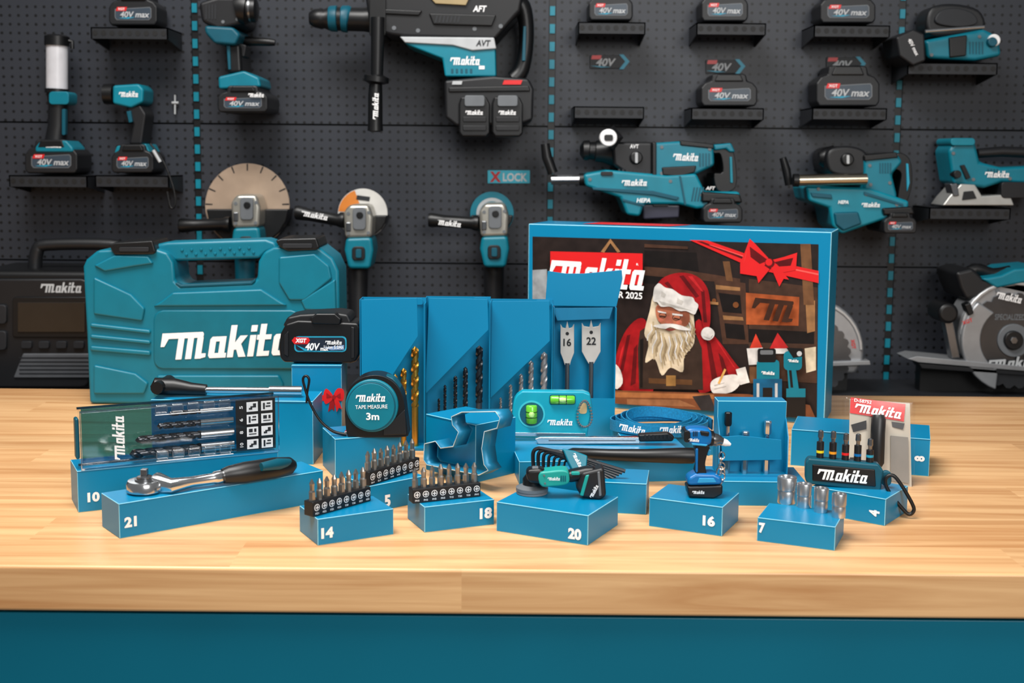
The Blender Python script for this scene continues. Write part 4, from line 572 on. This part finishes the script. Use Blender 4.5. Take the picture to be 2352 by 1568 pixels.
# ---------------- lanyard
P=gz(1525,1003,cL.H); cc=V((P.x,cL.O.y+.038,ZT+cL.H)); t=T('lanyard','rolled blue woven lanyard with white lettering','lanyard',cc); mb=MB(); LN=M((0,122,168),.75,0,.2,500)
for k in range(4):
    f=1-.1*k; N=48; ring_=[]
    for i in range(N+1):
        a=2*pi*i/N; ff=f-.1*i/N; ring_.append((V((.062*ff*cos(a),.046*ff*sin(a),0)),.0015*sin(a*2+k)+.003*k*(.5+.5*sin(a))))
    for i in range(N):
        (p,z0),(p2,z2)=ring_[i],ring_[i+1]; h_=.0125; i1,i2=p*.975,p2*.975
        mb.add([cc+p+Z*max(z0,0),cc+p2+Z*max(z2,0),cc+p2+Z*(max(z2,0)+h_),cc+p+Z*(max(z0,0)+h_),cc+i1+Z*max(z0,0),cc+i2+Z*max(z2,0),cc+i2+Z*(max(z2,0)+h_),cc+i1+Z*(max(z0,0)+h_)],[[0,1,2,3],[4,5,6,7],[3,2,6,7],[0,1,5,4]])
mb.build('strap',LN,t)
for px,an,yy in ((1452,-14,988),(1545,2,990)):
    c_=(gy(px,990,cc.y-.045).x-cc.x)/.062; yv=cc.y-.046*math.sqrt(max(0,1-c_*c_))-.0012; lg(t,px,yy-4,60,17,Pl((cc.x+c_*.062,yv,0),R(38)*c_),ang=an*.4,off=.0012)
# ---------------- toy grinder and drill
P=gz(1290,1146,c20.H); J=P.y; t=T('toy_angle_grinder','small teal and black toy angle grinder on carton 20','key fob',P); GT=M((20,150,140),.4)
dc=gz(1222,1132,c20.H); MB().lathe(dc,[(.005,0),(.0148,.0005),(.0148,.0025),(.006,.004)],28).build('disc',M((110,112,116),.5),t); MB().lathe(dc+Z*.003,[(.0152,0),(.0152,.003),(.009,.0055)],28).build('disc_guard',GR,t); MB().lathe(dc+Z*.008,[(.009,0),(.009,.006),(.006,.01),(.004,.011)],20).build('gear_case',BLK,t); pp(t,'gear_head',BLK,[(1206,1084),(1216,1078),(1246,1076),(1258,1090),(1252,1114),(1214,1110)],J,.016,.004,3); pp(t,'spindle_cap',GR,rr(1222,1074,1238,1081,3),J+.003,.008,.0008)
pp(t,'motor_housing',GT,cr([(1238,1088),(1262,1082),(1300,1080),(1308,1094),(1304,1112),(1270,1118),(1242,1116)],4,True),J-.002,.018,.004,3); vents(t,1288,1092,1302,1106,3,J-.002,TEALD); screws(t,[(1250,1092),(1252,1110)],J-.002,2.2); pp(t,'grip',BLK,[(1298,1086),(1345,1076),(1372,1074),(1378,1100),(1340,1106),(1300,1112)],J,.016,.005,3); pp(t,'slide_switch',GT,rr(1312,1084,1332,1091,3),J-.0012,.004,.0006); pp(t,'battery',BLK2,[(1336,1086),(1388,1074),(1393,1140),(1378,1150),(1336,1142),(1322,1120)],J-.002,.02,.003,3); pp(t,'battery_latch',GT,[(1345,1092),(1354,1090),(1340,1140),(1332,1138)],J-.003,.006,.001); pp(t,'battery_edge',GR,[(1372,1084),(1378,1083),(1382,1138),(1376,1140)],J-.003,.004,.0006)
lg(t,1272,1099,28,8,J-.002); lg(t,1364,1128,32,9,J-.003,ang=64)
P=gz(1618,1144,c16.H); J=P.y; t=T('toy_drill','small bright blue toy cordless drill on carton 16','key fob',P)
pp(t,'motor_housing',BLUE,cr([(1574,994),(1584,985),(1612,984),(1630,988),(1636,998),(1636,1014),(1628,1024),(1606,1025),(1582,1019),(1572,1008)],3,True),J,.018,.004,3); pp(t,'rear_cap',BLK,rr(1571,989,1586,1016,6),J-.001,.02,.003); pp(t,'side_panel',BLK,[(1608,989),(1630,992),(1628,1003),(1610,1000)],J-.001,.004,.001); vents(t,1592,990,1604,1002,3,J); pp(t,'light_stripe',BLUEL,[(1588,1017),(1626,1021),(1622,1025),(1590,1022)],J-.001,.004,.0005); pt(t,'torque_ring',BLK,[(1628,1005,18),(1636,1007,18),(1638,1007,16)],J+.009,16); pt(t,'chuck',DSTEEL,[(1637,1008,15),(1648,1011,14.5),(1650,1011,13),(1660,1014,9)],J+.009,14); pt(t,'tip',WHT,[(1658,1014,9),(1668,1017,8),(1678,1021,3)],J+.009,14)
pp(t,'grip',BLK,cr([(1598,1020),(1630,1024),(1625,1042),(1620,1066),(1622,1092),(1598,1092),(1602,1062)],3,True),J+.001,.015,.004,3); pp(t,'grip_stripe',BLUE,[(1598,1030),(1604,1030),(1603,1084),(1599,1086)],J-.001,.006,.001); pp(t,'trigger',BLUEL,[(1626,1030),(1635,1033),(1631,1047),(1624,1047)],J+.004,.008,.001); pp(t,'foot',BLUE,[(1580,1098),(1598,1088),(1640,1088),(1658,1096),(1660,1114),(1580,1116)],J-.002,.02,.003); pp(t,'foot_panel',BLUEL,[(1606,1098),(1640,1098),(1646,1108),(1602,1109)],J-.003,.003,.0005); pp(t,'battery',BLK,[(1578,1117),(1661,1114),(1660,1136),(1640,1146),(1582,1142)],J-.002,.02,.002); lg(t,1594,1010,24,8,J,ang=-4,off=.001); lg(t,1604,1130,28,8,J-.002,off=.001)
mb=MB()
for i in range(6):
    c_=pl(J+.003).at(1658-(i%2)*2,1046+i*12); u,v=((1,0,0),(0,0,1)) if i%2==0 else ((.4,.9,0),(0,0,1)); u,v=V(u),V(v); mb.path([c_+u*.0028*cos(a)+v*.0034*sin(a) for a in [j*pi/6 for j in range(12)]],.0006,6,True)
c_=pl(J+.003).at(1655,1090); mb.path([c_+V((.004*cos(a),0,.008*sin(a))) for a in [j*pi/8 for j in range(16)]],.0007,6,True)
mb.build('key_chain',STEEL,t)
# ---------------- sockets
for i,(x,y,yt,w) in enumerate(((1806,1160,1090,22),(1846,1170,1106,17),(1885,1181,1116,16.5),(1926,1193,1129,16.5))):
    P=gz(x,y-6,c7.H); k=pl(P.y).k(x,y); r=w*k; hh=hat(P,yt+4)-c7.H
    mb=MB().lathe(P,[(r*.9,0),(r*.94,.0008),(r*.94,hh*.44),(r*.91,hh*.46),(r*.91,hh*.5),(r,hh*.53),(r,hh-.0008),(r*.95,hh),(r*.74,hh),(r*.7,hh-.001),(r*.64,hh-.008),(.0002,hh-.008)],28)
    tag(mb.build('socket',M((198,200,202),.3,.92,.05),origin=P,ang=35),('wide chrome socket, largest of the four on carton 7','second chrome socket from left on carton 7','third chrome socket from left on carton 7','rightmost chrome socket on carton 7, nearest the corner')[i],'socket','chrome sockets on carton 7')
# ---------------- bit display carton
P=gz(1660,1098,cR.H); Y0=P.y+.006; zb0=ZT+cR.H; a=gy(1652,1000,Y0); b=gy(1812,1000,Y0); ztp=gy(1730,920,Y0+.016).z
t=T('bit_display_carton','upright blue carton with folded front strip showing bits','box',V(((a.x+b.x)/2,Y0,zb0)))
MB().box(a.x,b.x,Y0+.014,Y0+.036,zb0,ztp).build('body',[CARD,CARDE],t,.0005,1,bm_=True)
for x in (a.x,b.x-.001): MB().prism([V((x,Y0,zb0)),V((x,Y0+.014,zb0)),V((x,Y0+.014,gy(1700,965,Y0).z)),V((x,Y0,gy(1700,1003,Y0).z))],(.001,0,0)).build('side_panel',CARD,t)
pp(t,'front_strip',[CARD,CARDE],[(1655,1003),(1700,1000),(1795,1010),(1796,1056),(1660,1058)],Y0,.001,.0003,1); MB().box(a.x,b.x,Y0,Y0+.014,zb0,zb0+.002).build('base_panel',CARD,t)
for x,yt,m,l in ((1673,946,BLK,'black-tipped bit standing at left in the upright bit carton'),(1713,990,STEEL,'short steel bit in the middle of the upright bit carton'),(1764,966,STEEL,'steel hex bit standing at right in the upright bit carton')):
    p=gy(x,yt,Y0+.007); z0=zb0+.002; pz=lambda z:V((p.x,p.y,z)); mb=MB(); mb.path([pz(z0),pz(z0+.014),pz(z0+.016)],[.0032,.0032,.002],6,mi=1); mb.path([pz(z0+.016),pz(p.z-.014)],.002,8,mi=1); mb.path([pz(p.z-.014),pz(p.z-.012),pz(p.z-.001),pz(p.z)],[.003,.0037,.0037,.003],6,mi=0)
    tag(mb.build('hex_bit',[m,STEEL],origin=pz(z0),ang=25),l,'bit','bits in the upright bit carton')
# ---------------- bit clip with carabiner
P=gz(1935,1120,c4.H); q=Pl(P,R(-9)); t=T('bit_clip','teal bit clip with black plate and carabiner on carton 4','bit holder',P)
pp(t,'body',TEALD,[(1850,1062),(1858,1052),(2018,1066),(2030,1082),(2024,1126),(2014,1130),(1856,1112),(1850,1104)],q,.014,.002); pp(t,'plate',BLK,[(1866,1066),(2010,1078),(2012,1118),(1866,1104)],q.off(-.001),.003,.001); lg(t,1935,1091,116,30,q.off(-.001),ang=-3); pp(t,'eyelet',TEALD,rr(2024,1082,2048,1116,10),q.off(.004),.006,.001)
pt(t,'carabiner',BLK,[(2036,1096,4.5),(2052,1092,4.5),(2072,1116,4.5),(2096,1158,4.5),(2098,1174,4.5),(2086,1180,4.5),(2066,1160,4.5),(2044,1132,4.5),(2034,1112,4.5)],q.off(-.004),10,5,True)
for i,(x,yt,cm,cn) in enumerate(((1883,984,M((225,205,30)),'yellow'),(1912,986,M((230,150,30)),'orange'),(1941,991,RED,'red'),(1969,992,BLUE,'blue'),(1997,1003,CYAN,'light blue'))):
    o_=q.off(.007); yb_=1054+(x-1858)*.088; p0=o_.at(x,yb_); kk=o_.k(x,yb_); f=lambda y: p0+Z*((yb_-y)*kk); mb=MB()
    mb.path([f(yb_),f(yb_-18)],8.5*kk,12,mi=0); mb.path([f(yb_-18),f(yb_-24)],8.7*kk,12,mi=1); mb.path([f(yb_-24),f(yt+28)],8.5*kk,12,mi=0); mb.path([f(yt+28),f(yt+20),f(yt+16),f(yt+2),f(yt)],[4.5*kk,4.5*kk,6.5*kk,6*kk,3*kk],6,mi=2)
    tag(mb.build('long_bit',[BLK2,cm,DSTEEL],origin=p0,ang=25),'long dark bit with %s band in the teal clip'%cn,'screwdriver bit','long bits in the teal clip')
# ---------------- blister pack
P=gz(2020,1122); q=Pl(P+V((0,.012,0)),R(-10),R(12)); t=T('blister_pack','clear blister pack with red header and black holder inside','blister pack',P)
pp(t,'backing_card',M((182,174,160),.5),[(1952,916),(2090,926),(2094,1128),(1948,1116)],q.off(.003),.0006,0); dec(t,'header',[(RED,[(1954,912),(2080,928),(2076,968),(1952,948)]),(M((60,60,62),.5),[(2048,968),(2078,972),(2074,986),(2050,980)]),(BLK2,[(1955,975),(1990,965),(1990,985),(1960,992)]),(BLK2,[(1952,1050),(1968,1050),(1968,1090),(1952,1088)]),(M((120,116,110),.5),[(2046,1000),(2086,1004),(2088,1110),(2046,1104)])],q.off(.0025)); lg(t,2017,942,108,24,q.off(.002),ang=-7,off=.0016); tx(t,'D-58752',1982,921,40,8,q.off(.002),ang=-6,off=.0016)
MB().prism([q.at(*p,-.016) for p in ((1938,908),(2104,918),(2102,1134),(1936,1118))],q.n*.018).build('blister',clear_mat(.035),t,.004,3); pt(t,'magnetic_holder',BLK,[(2012,1068,14),(2014,1062,17),(2016,1000,17),(2018,962,17),(2018,952,13)],q.off(-.004),20)
# ---------------- camera, light
cd=bpy.data.cameras.new('camera'); cam=bpy.data.objects.new('camera',cd); COL.objects.link(cam); cd.sensor_width=36; cd.lens=F/W*36; cd.shift_y=SH; cd.clip_start=.05
m=Matrix.Identity(4)
for i,v in enumerate((rt,up,-fw)):
    for j in range(3): m[j][i]=v[j]
m.translation=CAM; cam.matrix_world=m; S.camera=cam
cd.dof.use_dof=True; cd.dof.focus_distance=1.3; cd.dof.aperture_fstop=8
def area(n,loc,tgt,sx,sy,e,col=(1,1,1),spread=180):
    l=bpy.data.lights.new(n,'AREA'); l.shape='RECTANGLE'; l.size=sx; l.size_y=sy; l.energy=e; l.color=col; l.spread=R(spread); o=bpy.data.objects.new(n,l); COL.objects.link(o); o.location=loc; o.rotation_euler=(V(tgt)-V(loc)).to_track_quat('-Z','Y').to_euler()
area('key_light',(-.45,.75,2.6),(0,1.3,.9),1.1,.7,21.5,(1,.975,.94),115); area('fill_light',(.7,-.8,1.95),(0.05,1.25,.9),1.1,.9,10.5,(1,.98,.95),95); area('wall_light',(-.25,1.3,2.3),(-.2,2.1,1.42),.8,.3,5)
w=bpy.data.worlds.new('world'); S.world=w; w.use_nodes=True; w.node_tree.nodes['Background'].inputs[0].default_value=(.95,.97,1,1); w.node_tree.nodes['Background'].inputs[1].default_value=.14
